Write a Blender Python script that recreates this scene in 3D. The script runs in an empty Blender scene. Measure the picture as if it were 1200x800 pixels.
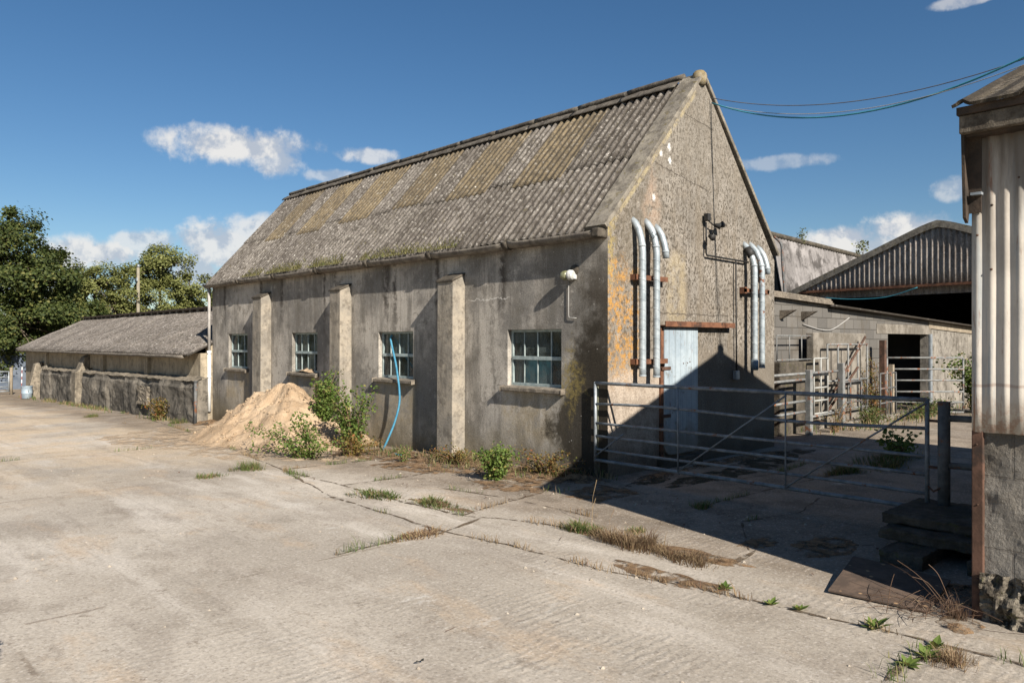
import bpy, math, random
from math import sin, cos, pi, radians, sqrt, atan2
from mathutils import Vector, noise
random.seed(7)
S = bpy.context.scene
COL = S.collection
V = Vector

# ------------------------------------------------------------------ helpers
def gz(x, y):
    """ground level of the yard: it falls gently away to the far left"""
    t = max(0.0, min(y, 36.0))
    return -0.017 * t

def n3(x, y, z=0.0, s=1.0):
    return noise.noise(V((x * s, y * s, z * s)))

def fbm(x, y, z=0.0, s=1.0, o=4):
    return noise.fractal(V((x * s, y * s, z * s)), 1.0, 2.0, o)

class MB:
    def __init__(self):
        self.v = []; self.f = []; self.m = []
    def add(self, vs, fs, mi=0):
        o = len(self.v); self.v.extend([tuple(p) for p in vs])
        for f in fs:
            self.f.append(tuple(i + o for i in f)); self.m.append(mi)
        return self
    def box(self, x0, x1, y0, y1, z0, z1, mi=0):
        vs = [(x, y, z) for z in (z0, z1) for y in (y0, y1) for x in (x0, x1)]
        return self.add(vs, [(0, 2, 3, 1), (4, 5, 7, 6), (0, 1, 5, 4), (2, 6, 7, 3), (0, 4, 6, 2), (1, 3, 7, 5)], mi)
    def prism(self, poly, ext, mi=0):
        """closed polygon (3d points) extruded along ext"""
        n = len(poly); e = V(ext)
        vs = [V(p) for p in poly] + [V(p) + e for p in poly]
        fs = [tuple(range(n))[::-1], tuple(range(n, 2 * n))]
        fs += [(i, (i + 1) % n, n + (i + 1) % n, n + i) for i in range(n)]
        return self.add(vs, fs, mi)
    def tube(self, path, r, seg=8, cap=True, mi=0):
        P = [V(p) for p in path]; n = len(P)
        rs = r if isinstance(r, (list, tuple)) else [r] * n
        T = [(P[min(i + 1, n - 1)] - P[max(i - 1, 0)]).normalized() for i in range(n)]
        a = V((0, 0, 1)) if abs(T[0].z) < .9 else V((1, 0, 0))
        u = T[0].cross(a).normalized(); vs = []
        for i in range(n):
            u = (u - T[i] * u.dot(T[i])).normalized(); w = T[i].cross(u)
            for k in range(seg):
                an = 2 * pi * k / seg
                vs.append(P[i] + (u * cos(an) + w * sin(an)) * rs[i])
        fs = [(i * seg + k, i * seg + (k + 1) % seg, (i + 1) * seg + (k + 1) % seg, (i + 1) * seg + k)
              for i in range(n - 1) for k in range(seg)]
        if cap:
            fs.append(tuple(range(seg))[::-1]); fs.append(tuple(range((n - 1) * seg, n * seg)))
        return self.add(vs, fs, mi)
    def lathe(self, c, axis, prof, seg=16, mi=0):
        """prof: list of (distance along axis, radius)"""
        c = V(c); ax = V(axis).normalized()
        return self.tube([c + ax * d for d, r in prof], [max(r, 1e-4) for d, r in prof], seg, True, mi)
    def grid(self, fn, nu, nv, mi=0):
        vs = [fn(i / nu, j / nv) for j in range(nv + 1) for i in range(nu + 1)]
        fs = [(j * (nu + 1) + i, j * (nu + 1) + i + 1, (j + 1) * (nu + 1) + i + 1, (j + 1) * (nu + 1) + i)
              for j in range(nv) for i in range(nu)]
        return self.add(vs, fs, mi)
    def build(self, name, mat, parent=None, smooth=False, bevel=0.0, solid=0.0, auto=False):
        me = bpy.data.meshes.new(name)
        off = V((0, 0, 0)) if parent is None else parent['_w'].to_list() if hasattr(parent['_w'], 'to_list') else parent['_w']
        off = V(off)
        me.from_pydata([(p[0] - off.x, p[1] - off.y, p[2] - off.z) for p in self.v], [], self.f)
        mats = mat if isinstance(mat, (list, tuple)) else [mat]
        for m in mats: me.materials.append(m)
        if len(mats) > 1: me.polygons.foreach_set('material_index', self.m)
        if smooth: me.polygons.foreach_set('use_smooth', [True] * len(me.polygons))
        me.update()
        o = bpy.data.objects.new(name, me); COL.objects.link(o)
        if parent is not None: o.parent = parent
        o['_w'] = list(off)
        if solid:
            d = o.modifiers.new('Solidify', 'SOLIDIFY'); d.thickness = solid; d.offset = 0
        if bevel:
            b = o.modifiers.new('Bevel', 'BEVEL'); b.width = bevel; b.segments = 2; b.limit_method = 'ANGLE'; b.angle_limit = radians(40)
        return o

def tag(o, label=None, cat=None, group=None, kind=None):
    if label: o['label'] = label
    if cat: o['category'] = cat
    if group: o['group'] = group
    if kind: o['kind'] = kind
    return o

def thing(name, label, cat, loc, group=None):
    o = bpy.data.objects.new(name, None); COL.objects.link(o)
    o.location = loc; o['_w'] = list(loc); o.empty_display_size = .2
    return tag(o, label, cat, group)

def copy_thing(src, loc, rz=0.0, sc=1.0, label=None):
    o = src.copy(); COL.objects.link(o); o.location = loc; o.rotation_euler = (0, 0, rz); o.scale = (sc, sc, sc)
    if label: o['label'] = label
    for c in list(src.children):
        k = c.copy(); COL.objects.link(k); k.parent = o
    return o

def rot(p, a):
    return V((p[0] * cos(a) - p[1] * sin(a), p[0] * sin(a) + p[1] * cos(a), p[2] if len(p) > 2 else 0))

# ------------------------------------------------------------------ material builder
class Mat:
    def __init__(self, name, rough=.85, spec=.25, metal=0.0):
        self.m = bpy.data.materials.new(name); self.m.use_nodes = True
        self.t = self.m.node_tree; self.b = self.t.nodes['Principled BSDF']
        self.b.inputs['Roughness'].default_value = rough
        self.b.inputs['Specular IOR Level'].default_value = spec
        self.b.inputs['Metallic'].default_value = metal
        self.geo = self.t.nodes.new('ShaderNodeNewGeometry')
        self.pos = self.geo.outputs['Position']
        s = self.t.nodes.new('ShaderNodeSeparateXYZ'); self.t.links.new(self.pos, s.inputs[0])
        self.x, self.y, self.z = s.outputs
    def obj_space(self):
        tc = self.t.nodes.new('ShaderNodeTexCoord'); oi = self.t.nodes.new('ShaderNodeObjectInfo')
        a = self.t.nodes.new('ShaderNodeVectorMath'); a.operation = 'ADD'
        c = self.t.nodes.new('ShaderNodeCombineXYZ')
        r = self.math('MULTIPLY', oi.outputs['Random'], 37.0)
        for i in range(3): self.t.links.new(r, c.inputs[i])
        self.t.links.new(tc.outputs['Object'], a.inputs[0]); self.t.links.new(c.outputs[0], a.inputs[1])
        self.pos = a.outputs[0]; return self
    def _in(self, sock, v):
        if hasattr(v, 'is_linked') or hasattr(v, 'links'): self.t.links.new(v, sock)
        elif isinstance(v, (tuple, list)):
            sock.default_value = (*v, 1.0) if len(v) == 3 and len(sock.default_value) == 4 else v
        else:
            try: sock.default_value = v
            except TypeError: sock.default_value = (v, v, v, 1.0)
    def math(self, op, a, b=0.0, c=None, clamp=False):
        n = self.t.nodes.new('ShaderNodeMath'); n.operation = op; n.use_clamp = clamp
        self._in(n.inputs[0], a); self._in(n.inputs[1], b)
        if c is not None: self._in(n.inputs[2], c)
        return n.outputs[0]
    def scale(self, sx, sy, sz):
        n = self.t.nodes.new('ShaderNodeVectorMath'); n.operation = 'MULTIPLY'
        self.t.links.new(self.pos, n.inputs[0]); n.inputs[1].default_value = (sx, sy, sz)
        return n.outputs[0]
    def noise(self, s=1.0, det=4, rough=.6, vec=None, dist=0.0):
        n = self.t.nodes.new('ShaderNodeTexNoise')
        self.t.links.new(vec if vec is not None else self.pos, n.inputs['Vector'])
        n.inputs['Scale'].default_value = s; n.inputs['Detail'].default_value = det
        n.inputs['Roughness'].default_value = rough; n.inputs['Distortion'].default_value = dist
        return n.outputs['Fac']
    def voro(self, s=1.0, vec=None, feat='F1', out='Distance'):
        n = self.t.nodes.new('ShaderNodeTexVoronoi'); n.feature = feat
        self.t.links.new(vec if vec is not None else self.pos, n.inputs['Vector'])
        n.inputs['Scale'].default_value = s
        return n.outputs[out]
    def step(self, f, a, b, lo=0.0, hi=1.0):
        n = self.t.nodes.new('ShaderNodeMapRange'); n.interpolation_type = 'SMOOTHSTEP'
        self._in(n.inputs['Value'], f); n.inputs['From Min'].default_value = a; n.inputs['From Max'].default_value = b
        n.inputs['To Min'].default_value = lo; n.inputs['To Max'].default_value = hi
        return n.outputs[0]
    def band(self, f, a, b, w):
        return self.math('MULTIPLY', self.step(f, a - w, a + w), self.step(f, b - w, b + w, 1.0, 0.0))
    def mix(self, fac, a, b, mode='MIX'):
        n = self.t.nodes.new('ShaderNodeMix'); n.data_type = 'RGBA'; n.blend_type = mode
        self._in(n.inputs['Factor'], fac); self._in(n.inputs['A'], a) if False else self._in(n.inputs[6], a); self._in(n.inputs[7], b)
        return n.outputs[2]
    def mul(self, *a):
        r = a[0]
        for b in a[1:]: r = self.math('MULTIPLY', r, b)
        return r
    def color(self, c): self._in(self.b.inputs['Base Color'], c); return self
    def rough(self, c): self._in(self.b.inputs['Roughness'], c); return self
    def bump(self, h, strength=.4, dist=.02):
        n = self.t.nodes.new('ShaderNodeBump'); n.inputs['Strength'].default_value = strength; n.inputs['Distance'].default_value = dist
        self.t.links.new(h, n.inputs['Height'])
        if self.b.inputs['Normal'].is_linked:
            self.t.links.new(self.b.inputs['Normal'].links[0].from_socket, n.inputs['Normal'])
        self.t.links.new(n.outputs[0], self.b.inputs['Normal']); return self
    def rand(self): return self.geo.outputs['Random Per Island']

def simple(name, c1, c2, s=6, rough=.8, metal=0.0, bump=.2, spec=.25, obj=False, speck=None):
    m = Mat(name, rough, spec, metal)
    if obj: m.obj_space()
    f = m.noise(s, 5, .65)
    c = m.mix(m.step(f, .35, .65), c1, c2)
    if speck: c = m.mix(m.step(m.noise(s * 9, 3, .6), .62, .7), c, speck)
    m.color(c)
    if bump: m.bump(m.noise(s * 8, 4, .7), bump, .01)
    return m.m

# ---- concrete yard
def mat_yard():
    m = Mat('yard_concrete', .92, .15)
    big = m.noise(.35, 5, .6); mid = m.noise(1.7, 7, .7); fine = m.noise(38, 6, .8)
    c = m.mix(m.step(big, .38, .62), (.325, .288, .240), (.43, .385, .325))
    c = m.mix(m.mul(m.step(mid, .50, .66), .55), c, (.25, .215, .172))
    tr = m.noise(.8, 6, .65, m.scale(1.6, .28, 1))
    c = m.mix(m.mul(m.step(tr, .50, .64), .7), c, (.52, .475, .415))
    sand = m.mul(m.step(m.y, 2.5, 8), m.step(m.noise(.5, 6, .65), .38, .58), .75)
    c = m.mix(sand, c, (.47, .37, .255))
    c = m.mix(m.mul(m.step(m.noise(.9, 7, .7, m.scale(1.2, .5, 1)), .53, .65), .45), c, (.44, .325, .215))
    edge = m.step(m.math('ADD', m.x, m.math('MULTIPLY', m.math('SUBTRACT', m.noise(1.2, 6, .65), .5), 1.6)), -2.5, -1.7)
    c = m.mix(m.mul(edge, .66), c, (.175, .134, .094))  # dirt near the building, browned further to tint the alley's shade
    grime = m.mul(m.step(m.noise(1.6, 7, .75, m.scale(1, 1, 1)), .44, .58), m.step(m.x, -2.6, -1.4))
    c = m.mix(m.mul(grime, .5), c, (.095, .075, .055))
    c = m.mix(m.mul(m.step(m.noise(.55, 7, .72, m.scale(1.3, .7, 1)), .52, .60), .4), c, (.235, .20, .165))
    c = m.mix(m.mul(m.step(m.noise(14, 6, .8), .60, .66), .55), c, (.13, .105, .082))
    c = m.mix(m.mul(m.step(m.noise(.75, 7, .75, m.scale(.8, 1.6, 1)), .61, .70), .6), c, (.60, .575, .53))
    c = m.mix(m.mul(m.step(m.noise(5.5, 6, .78), .58, .68), .6), c, (.17, .135, .10))
    c = m.mix(m.mul(m.step(m.noise(2.2, 7, .8, m.scale(1.5, .6, 1)), .57, .66), .45), c, (.21, .17, .13))
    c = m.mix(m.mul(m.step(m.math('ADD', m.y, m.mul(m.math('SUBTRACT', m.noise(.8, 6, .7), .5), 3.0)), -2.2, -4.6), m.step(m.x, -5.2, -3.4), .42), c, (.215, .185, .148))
    # faint tyre streaks
    c = m.mix(m.mul(m.step(m.noise(1.0, 5, .6, m.scale(7, .3, 1)), .56, .68), .3), c, (.24, .21, .175))
    wn_ = m.t.nodes.new('ShaderNodeTexWhiteNoise'); wn_.noise_dimensions = '2D'; cb = m.t.nodes.new('ShaderNodeCombineXYZ')
    bx = m.math('DIVIDE', m.math('ADD', m.x, 3.05), 3.6); by = m.math('DIVIDE', m.math('ADD', m.y, .74), 4.7)
    m.t.links.new(m.math('FLOOR', bx), cb.inputs[0]); m.t.links.new(m.math('FLOOR', by), cb.inputs[1]); m.t.links.new(cb.outputs[0], wn_.inputs['Vector'])
    c = m.mix(.85, c, m.mix(wn_.outputs['Value'], (.86, .86, .85), (1.12, 1.11, 1.09)), 'MULTIPLY')
    jit = m.mul(m.math('SUBTRACT', m.noise(2.2, 6, .75), .5), .035)
    sx_ = m.math('ABSOLUTE', m.math('SUBTRACT', m.math('FRACT', m.math('ADD', m.math('ADD', bx, jit), .5)), .5))
    sy_ = m.math('ABSOLUTE', m.math('SUBTRACT', m.math('FRACT', m.math('ADD', m.math('ADD', by, jit), .5)), .5))
    seam = m.math('MAXIMUM', m.step(sx_, .0060, .0018), m.step(sy_, .0048, .0014))
    c = m.mix(m.mul(seam, m.step(m.x, -3.15, -3.3), m.step(m.noise(1.1, 6, .75), .44, .56), .7), c, (.17, .135, .10))
    agg = m.voro(70, out='Color')
    sep = m.t.nodes.new('ShaderNodeSeparateColor'); m.t.links.new(agg, sep.inputs[0])
    c = m.mix(m.mul(m.step(sep.outputs[0], .85, 1.0), .4), c, (.52, .475, .42))
    c = m.mix(m.mul(m.step(sep.outputs[1], .86, 1.0), .4), c, (.14, .115, .09))
    c = m.mix(.9, c, m.mix(m.step(fine, .3, .7), (.76, .76, .76), (1.23, 1.23, 1.23)), 'MULTIPLY')
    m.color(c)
    # tamped ridges, only in patches beside the gateway
    w = m.t.nodes.new('ShaderNodeTexWave'); w.wave_type = 'BANDS'; w.bands_direction = 'Y'
    m.t.links.new(m.pos, w.inputs['Vector']); w.inputs['Scale'].default_value = 4.4; w.inputs['Distortion'].default_value = 5.0
    w.inputs['Detail'].default_value = 4; w.inputs['Detail Scale'].default_value = 1.6; w.inputs['Detail Roughness'].default_value = .7
    msk = m.mul(m.step(m.y, -.2, -3.4), m.step(m.noise(1.3, 5, .65), .44, .60))
    h = m.math('ADD', m.mul(w.outputs['Fac'], msk, .42), m.math('ADD', m.mul(fine, .6), m.mul(m.noise(9, 6, .75), .9)))
    m.bump(h, .5, .011)
    return m.m

# ---- long rendered wall
def mat_wall():
    m = Mat('rendered_wall', .92, .12)
    big = m.noise(.7, 6, .65); mid = m.noise(3.0, 7, .74); fine = m.noise(50, 5, .75)
    c = m.mix(m.step(big, .40, .60), (.195, .181, .160), (.41, .374, .322))
    st = m.noise(1.0, 7, .7, m.scale(3.6, 3.8, .5))
    c = m.mix(m.mul(m.step(st, .47, .60), .58), c, (.14, .128, .108))
    st2 = m.noise(1.0, 6, .65, m.scale(9, 9, .3))
    c = m.mix(m.mul(m.step(st2, .52, .66), m.step(m.z, .8, 2.6), .3), c, (.135, .118, .098))
    c = m.mix(m.mul(m.step(mid, .50, .62), .6), c, (.145, .130, .108))
    c = m.mix(m.mul(m.step(m.noise(8, 6, .78), .55, .64), .5), c, (.12, .105, .088))
    c = m.mix(m.mul(m.step(m.noise(2.1, 8, .8), .57, .66), .6), c, (.50, .46, .395))
    foot = m.step(m.math('SUBTRACT', m.z, m.math('MULTIPLY', m.noise(2.2, 6, .68), 1.1)), -.66, .18, 1.0, 0.0)
    c = m.mix(m.mul(foot, .7), c, (.19, .158, .10))
    foot2 = m.step(m.math('SUBTRACT', m.z, m.math('MULTIPLY', m.noise(3.2, 6, .7), .5)), -.4, -.1, 1.0, 0.0)
    c = m.mix(m.mul(foot2, .7), c, (.10, .082, .055))
    for y0, y1 in ((10.6, 11.7), (7.4, 8.5), (4.2, 5.25), (.8, 1.9)):
        u = m.mul(m.band(m.y, y0 - .05, y1 + .1, .06), m.step(m.z, 1.1, 1.0), m.step(m.z, .15, .5))
        c = m.mix(m.mul(u, m.step(mid, .35, .6), .55), c, (.37, .30, .195))
    for yy, wd in ((5.0, .10), (4.75, .05), (3.55, .05), (6.75, .06), (8.95, .06), (2.0, .07), (9.95, .05), (7.15, .04), (11.9, .06)):
        dy = m.math('ABSOLUTE', m.math('SUBTRACT', m.math('ADD', m.y, m.mul(m.math('SUBTRACT', m.noise(2.5, 5, .7), .5), .22)), yy))
        s = m.mul(m.step(dy, wd * 1.9, wd * .2), m.step(m.z, 1.7, 2.6), m.step(m.noise(6, 6, .75), .36, .56), .85)
        c = m.mix(s, c, (.062, .053, .044))
    nn = m.math('MULTIPLY', m.math('SUBTRACT', m.noise(2.4, 7, .72), .5), 1.5)
    dk = m.step(m.math('SUBTRACT', m.y, nn), .12, .60, 1.0, 0.0)
    c = m.mix(m.mul(dk, m.step(m.z, 3.3, 2.3), m.step(m.noise(9, 6, .75), .18, .48), .92), c, (.060, .050, .038))
    blob = m.math('SUBTRACT', m.math('ADD', m.math('ABSOLUTE', m.math('SUBTRACT', m.y, .25)), m.math('MULTIPLY', m.math('ABSOLUTE', m.math('SUBTRACT', m.z, .62)), .55)), m.mul(m.math('SUBTRACT', m.noise(3, 7, .75), .5), 1.3))
    c = m.mix(m.mul(m.step(blob, 1.0, .62), .92), c, (.036, .030, .022))
    yl = m.math('SUBTRACT', m.math('ADD', m.math('ABSOLUTE', m.math('SUBTRACT', m.y, .62)), m.math('MULTIPLY', m.math('ABSOLUTE', m.math('SUBTRACT', m.z, 1.2)), .5)), m.mul(m.math('SUBTRACT', m.noise(5, 7, .75), .5), 1.1))
    c = m.mix(m.mul(m.step(yl, .34, .10), m.step(m.noise(18, 5, .7), .36, .58), .7), c, (.26, .20, .07))
    c = m.mix(m.mul(m.step(m.voro(13), .13, .06), m.step(m.noise(3.5), .52, .6), .8), c, (.52, .49, .43))
    # long pale scratch
    sc_ = m.math('ABSOLUTE', m.math('SUBTRACT', m.math('ADD', m.z, m.mul(m.math('SUBTRACT', m.noise(5, 5, .7), .5), .25)), 2.38))
    c = m.mix(m.mul(m.step(sc_, .012, .004), m.band(m.y, 1.85, 2.75, .08), .7), c, (.62, .59, .53))
    c = m.mix(.9, c, m.mix(m.step(fine, .3, .7), (.70, .70, .70), (1.28, 1.28, 1.28)), 'MULTIPLY')
    m.color(c)
    m.bump(m.math('ADD', m.mul(fine, .35), m.math('ADD', m.mul(m.noise(14, 6, .75), .7), m.mul(m.noise(2.5, 3), 2.0))), .40, .011)
    return m.m

# ---- mottled gable
def mat_gable():
    m = Mat('gable_render', .92, .12)
    big = m.noise(.9, 6, .65); fine = m.noise(48, 5, .75); mid = m.noise(5, 7, .75)
    c = m.mix(m.step(big, .38, .62), (.196, .177, .151), (.282, .254, .216))
    c = m.mix(m.mul(m.step(m.noise(2.4, 7, .75), .46, .60), .6), c, (.215, .182, .142))
    up_ = m.step(m.z, 1.1, 1.9)
    sp = m.noise(1.0, 5, .7, m.scale(8, 8, 5))
    c = m.mix(m.mul(m.step(sp, .49, .58), up_, .55), c, (.105, .089, .069))
    sp1 = m.noise(1.0, 3, .6, m.scale(27, 27, 18))
    c = m.mix(m.mul(m.step(sp1, .51, .56), m.step(m.noise(3.0, 5, .7), .33, .5), up_, .95), c, (.075, .064, .050))
    sp2 = m.noise(1.0, 4, .65, m.scale(60, 60, 42))
    c = m.mix(m.mul(m.step(sp2, .53, .60), .6), c, (.12, .10, .075))
    c = m.mix(m.mul(m.step(m.noise(1.0, 6, .65, m.scale(4, 4, .5)), .50, .64), .5), c, (.18, .15, .112))
    c = m.mix(m.mul(m.step(m.noise(7, 6, .8), .57, .65), .5), c, (.40, .36, .30))
    lo = m.mul(m.step(m.math('SUBTRACT', m.z, m.mul(m.noise(2), .4)), 1.25, 1.05), m.step(m.x, 1.25, 1.1))
    c = m.mix(m.mul(lo, .72), c, m.mix(m.step(mid, .42, .58), (.28, .225, .175), (.43, .36, .29)))
    top = m.step(m.math('SUBTRACT', m.z, m.mul(big, 1.6)), 2.7, 3.8)
    c = m.mix(m.mul(top, .35), c, (.20, .178, .145))
    # dark grey-brown belt round the ducts and up the left rake
    dk = m.mul(m.step(m.math('ADD', m.x, m.mul(m.math('SUBTRACT', m.noise(3, 6, .7), .5), 1.2)), 1.15, .55), m.step(m.z, 2.2, 3.0), m.step(m.noise(10, 6, .75), .38, .56))
    c = m.mix(m.mul(dk, .7), c, (.13, .11, .082))
    lowdk = m.mul(m.step(m.x, 1.9, 2.3), m.step(m.math('SUBTRACT', m.z, m.mul(m.noise(2, 5, .7), .9)), 1.25, .9))
    c = m.mix(m.mul(lowdk, .6), c, (.105, .088, .066))
    nn = m.noise(3.2, 7, .75)
    ed = m.math('SUBTRACT', m.x, m.mul(m.math('SUBTRACT', nn, .5), 1.5))
    orange = m.mul(m.step(ed, .80, .44), m.step(m.z, 1.0, 1.6), m.step(m.math('SUBTRACT', m.z, m.mul(m.math('SUBTRACT', nn, .5), 2.0)), 3.0, 2.4), m.step(m.noise(11, 7, .8), .44, .56), m.step(m.noise(3.8, 5, .7), .36, .54))
    c = m.mix(m.mul(orange, .9), c, m.mix(m.noise(9), (.36, .165, .03), (.44, .25, .065)))
    yl = m.mul(m.step(m.x, .22, .02), m.step(m.z, 2.3, 2.8), m.step(m.noise(10, 6, .75), .44, .56))
    c = m.mix(m.mul(yl, .75), c, (.33, .255, .10))
    rk = m.math('ABSOLUTE', m.math('SUBTRACT', m.math('SUBTRACT', m.z, m.mul(m.x, 1.105)), 3.17))
    c = m.mix(m.mul(m.step(rk, .07, .02), m.step(m.noise(8, 6, .75), .42, .56), m.step(m.x, 2.1, 1.9), .6), c, (.40, .33, .19))
    rb = m.math('ADD', m.math('ABSOLUTE', m.math('SUBTRACT', m.x, .95)), m.math('MULTIPLY', m.math('ABSOLUTE', m.math('SUBTRACT', m.z, 3.55)), .35))
    c = m.mix(m.mul(m.step(m.math('SUBTRACT', rb, m.mul(nn, .45)), .08, -.12), m.step(mid, .40, .56), .5), c, (.40, .29, .21))
    yb = m.mul(m.band(m.x, 1.28, 1.75, .06), m.step(m.z, 1.9, 2.1), m.step(m.z, 3.1, 2.9), m.step(mid, .38, .58))
    c = m.mix(m.mul(yb, .45), c, (.37, .30, .18))
    for (px, pz) in ((1.15, 4.35), (1.34, 4.47), (1.36, 4.28), (.98, 3.72)):
        d = m.math('SQRT', m.math('ADD', m.math('POWER', m.math('SUBTRACT', m.x, px), 2.0), m.math('MULTIPLY', m.math('POWER', m.math('SUBTRACT', m.z, pz), 2.0), .5)))
        c = m.mix(m.mul(m.step(m.math('ADD', d, m.mul(m.noise(22, 6, .8), .14)), .118, .085), .8), c, (.70, .68, .64))
    ft = m.step(m.math('SUBTRACT', m.z, m.mul(m.noise(2.2, 6, .7), .7)), -.3, .12, 1.0, 0.0)
    c = m.mix(m.mul(ft, .75), c, (.08, .065, .048))
    for zc, sl, x0, x1 in ((4.20, -.16, 1.0, 2.35), (5.02, -.13, 1.7, 2.5), (2.14, .0, 1.1, 2.9)):
        yv = m.math('ABSOLUTE', m.math('SUBTRACT', m.math('ADD', m.z, m.mul(m.math('SUBTRACT', m.noise(6, 5, .7), .5), .14)), m.math('ADD', m.mul(m.math('SUBTRACT', m.x, x0), sl), zc)))
        c = m.mix(m.mul(m.step(yv, .012, .004), m.band(m.x, x0, x1, .03), .75), c, (.06, .05, .04))
    c = m.mix(.9, c, m.mix(m.step(fine, .3, .7), (.66, .66, .66), (1.32, 1.32, 1.32)), 'MULTIPLY')
    m.color(c)
    m.bump(m.math('ADD', m.mul(fine, .7), m.mul(m.noise(16, 6, .75), 1.0)), .6, .014)
    return m.m

def mat_concrete(name, a, b, dark=(.08, .068, .05), amt=.6, s=2.0, bump=.5, moss=None):
    m = Mat(name, .93, .12)
    c = m.mix(m.step(m.noise(s, 7, .7), .38, .62), a, b)
    c = m.mix(m.mul(m.step(m.noise(s * 2.3, 7, .75), .48, .62), amt), c, dark)
    c = m.mix(m.mul(m.step(m.noise(1.0, 6, .7, m.scale(5, 5, .8)), .50, .64), amt * .8), c, dark)
    c = m.mix(m.mul(m.step(m.noise(11, 6, .8), .56, .64), amt * .5), c, dark)
    if moss: c = m.mix(m.mul(m.step(m.noise(s * 3, 5, .7), .56, .66), .7), c, moss)
    fine = m.noise(50, 4, .7)
    c = m.mix(.9, c, m.mix(fine, (.72, .72, .72), (1.25, 1.25, 1.25)), 'MULTIPLY')
    m.color(c); m.bump(m.math('ADD', m.mul(fine, .6), m.mul(m.noise(13, 5, .7), 1.0)), bump, .015)
    return m.m

def mat_roof(name, a, b, dark, pale, axis='y', pitch=.146, moss=(.10, .085, .035), per=1.06):
    """weathered fibre-cement: moss, valleys painted dark as shade, pale lichen, sheet to sheet shifts"""
    m = Mat(name, .93, .12)
    ax = m.y if axis == 'y' else m.x
    sh = m.t.nodes.new('ShaderNodeTexWhiteNoise'); sh.noise_dimensions = '2D'
    cmb = m.t.nodes.new('ShaderNodeCombineXYZ')
    m.t.links.new(m.math('FLOOR', m.math('DIVIDE', ax, per)), cmb.inputs[0])
    m.t.links.new(m.math('FLOOR', m.math('DIVIDE', m.math('SUBTRACT', m.z, 4.3), 1.3)), cmb.inputs[1])
    m.t.links.new(cmb.outputs[0], sh.inputs['Vector'])
    c = m.mix(m.step(m.noise(.9, 5, .65), .35, .65), a, b)
    c = m.mix(m.mul(sh.outputs['Value'], .35), c, dark)
    sc = m.scale(5, 5, 2.2)
    c = m.mix(m.mul(m.step(m.noise(1.4, 7, .8, sc), .48, .58), .75), c, dark)
    c = m.mix(m.mul(m.step(m.noise(4.5, 7, .8, sc), .51, .60), .7), c, dark)
    c = m.mix(m.mul(m.step(m.noise(2.6, 7, .8, sc), .57, .66), .7), c, moss)
    c = m.mix(m.mul(m.step(m.noise(16, 5, .75), .54, .63), .6), c, pale)
    c = m.mix(m.mul(m.step(m.voro(7), .14, .06), m.step(m.noise(2.4, 3), .52, .6), .8), c, (.55, .53, .48))
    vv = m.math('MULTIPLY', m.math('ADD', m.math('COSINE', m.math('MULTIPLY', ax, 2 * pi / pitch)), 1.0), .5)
    c = m.mix(m.mul(m.step(vv, .62, .12), m.step(m.noise(3.5, 7, .8), .28, .46), .9), c, (.035, .03, .024))  # shade between the corrugations painted into the valleys
    m.color(c)
    m.bump(m.math('ADD', m.noise(22, 5, .75), m.noise(70, 3, .7)), .7, .014)
    return m.m

def ragged(mat, s, a, b):
    t = mat.node_tree; p = t.nodes['Principled BSDF']
    g = t.nodes.new('ShaderNodeNewGeometry'); n = t.nodes.new('ShaderNodeTexNoise'); n.inputs['Scale'].default_value = s; n.inputs['Detail'].default_value = 7; n.inputs['Roughness'].default_value = .75
    r = t.nodes.new('ShaderNodeMapRange'); r.inputs['From Min'].default_value = a; r.inputs['From Max'].default_value = b
    t.links.new(g.outputs['Position'], n.inputs['Vector']); t.links.new(n.outputs['Fac'], r.inputs['Value']); t.links.new(r.outputs[0], p.inputs['Alpha'])
    return mat

def mat_leaf(name, c1, c2, c3, trans=.35):
    m = Mat(name, .62, .3)
    r = m.rand()
    c = m.mix(m.step(r, .1, .7), c1, c2)
    c = m.mix(m.step(r, .86, .97), c, c3)
    big = m.noise(.8, 3, .6)
    c = m.mix(.6, c, m.mix(big, (.7, .75, .7), (1.3, 1.25, 1.15)), 'MULTIPLY')
    m.color(c)
    tr = m.t.nodes.new('ShaderNodeBsdfTranslucent'); m._in(tr.inputs['Color'], c)
    mx = m.t.nodes.new('ShaderNodeMixShader'); mx.inputs[0].default_value = trans
    out = m.t.nodes['Material Output']
    m.t.links.new(m.b.outputs[0], mx.inputs[1]); m.t.links.new(tr.outputs[0], mx.inputs[2]); m.t.links.new(mx.outputs[0], out.inputs[0])
    return m.m

def mat_glass():
    m = Mat('window_glass', .08, .5)
    t = m.t; out = t.nodes['Material Output']
    tr = t.nodes.new('ShaderNodeBsdfTransparent'); tr.inputs[0].default_value = (.86, .92, .90, 1)
    gl = t.nodes.new('ShaderNodeBsdfGlossy'); gl.inputs['Roughness'].default_value = .06
    fr = t.nodes.new('ShaderNodeFresnel'); fr.inputs[0].default_value = 1.5
    mx = t.nodes.new('ShaderNodeMixShader'); t.links.new(fr.outputs[0], mx.inputs[0])
    t.links.new(tr.outputs[0], mx.inputs[1]); t.links.new(gl.outputs[0], mx.inputs[2])
    df = t.nodes.new('ShaderNodeBsdfDiffuse'); m._in(df.inputs[0], (.11, .135, .13))
    m2 = t.nodes.new('ShaderNodeMixShader'); t.links.new(m.step(m.noise(4, 7, .78), .40, .62, .08, .6), m2.inputs[0])
    t.links.new(mx.outputs[0], m2.inputs[1]); t.links.new(df.outputs[0], m2.inputs[2])
    t.links.new(m2.outputs[0], out.inputs[0])
    return m.m

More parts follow.
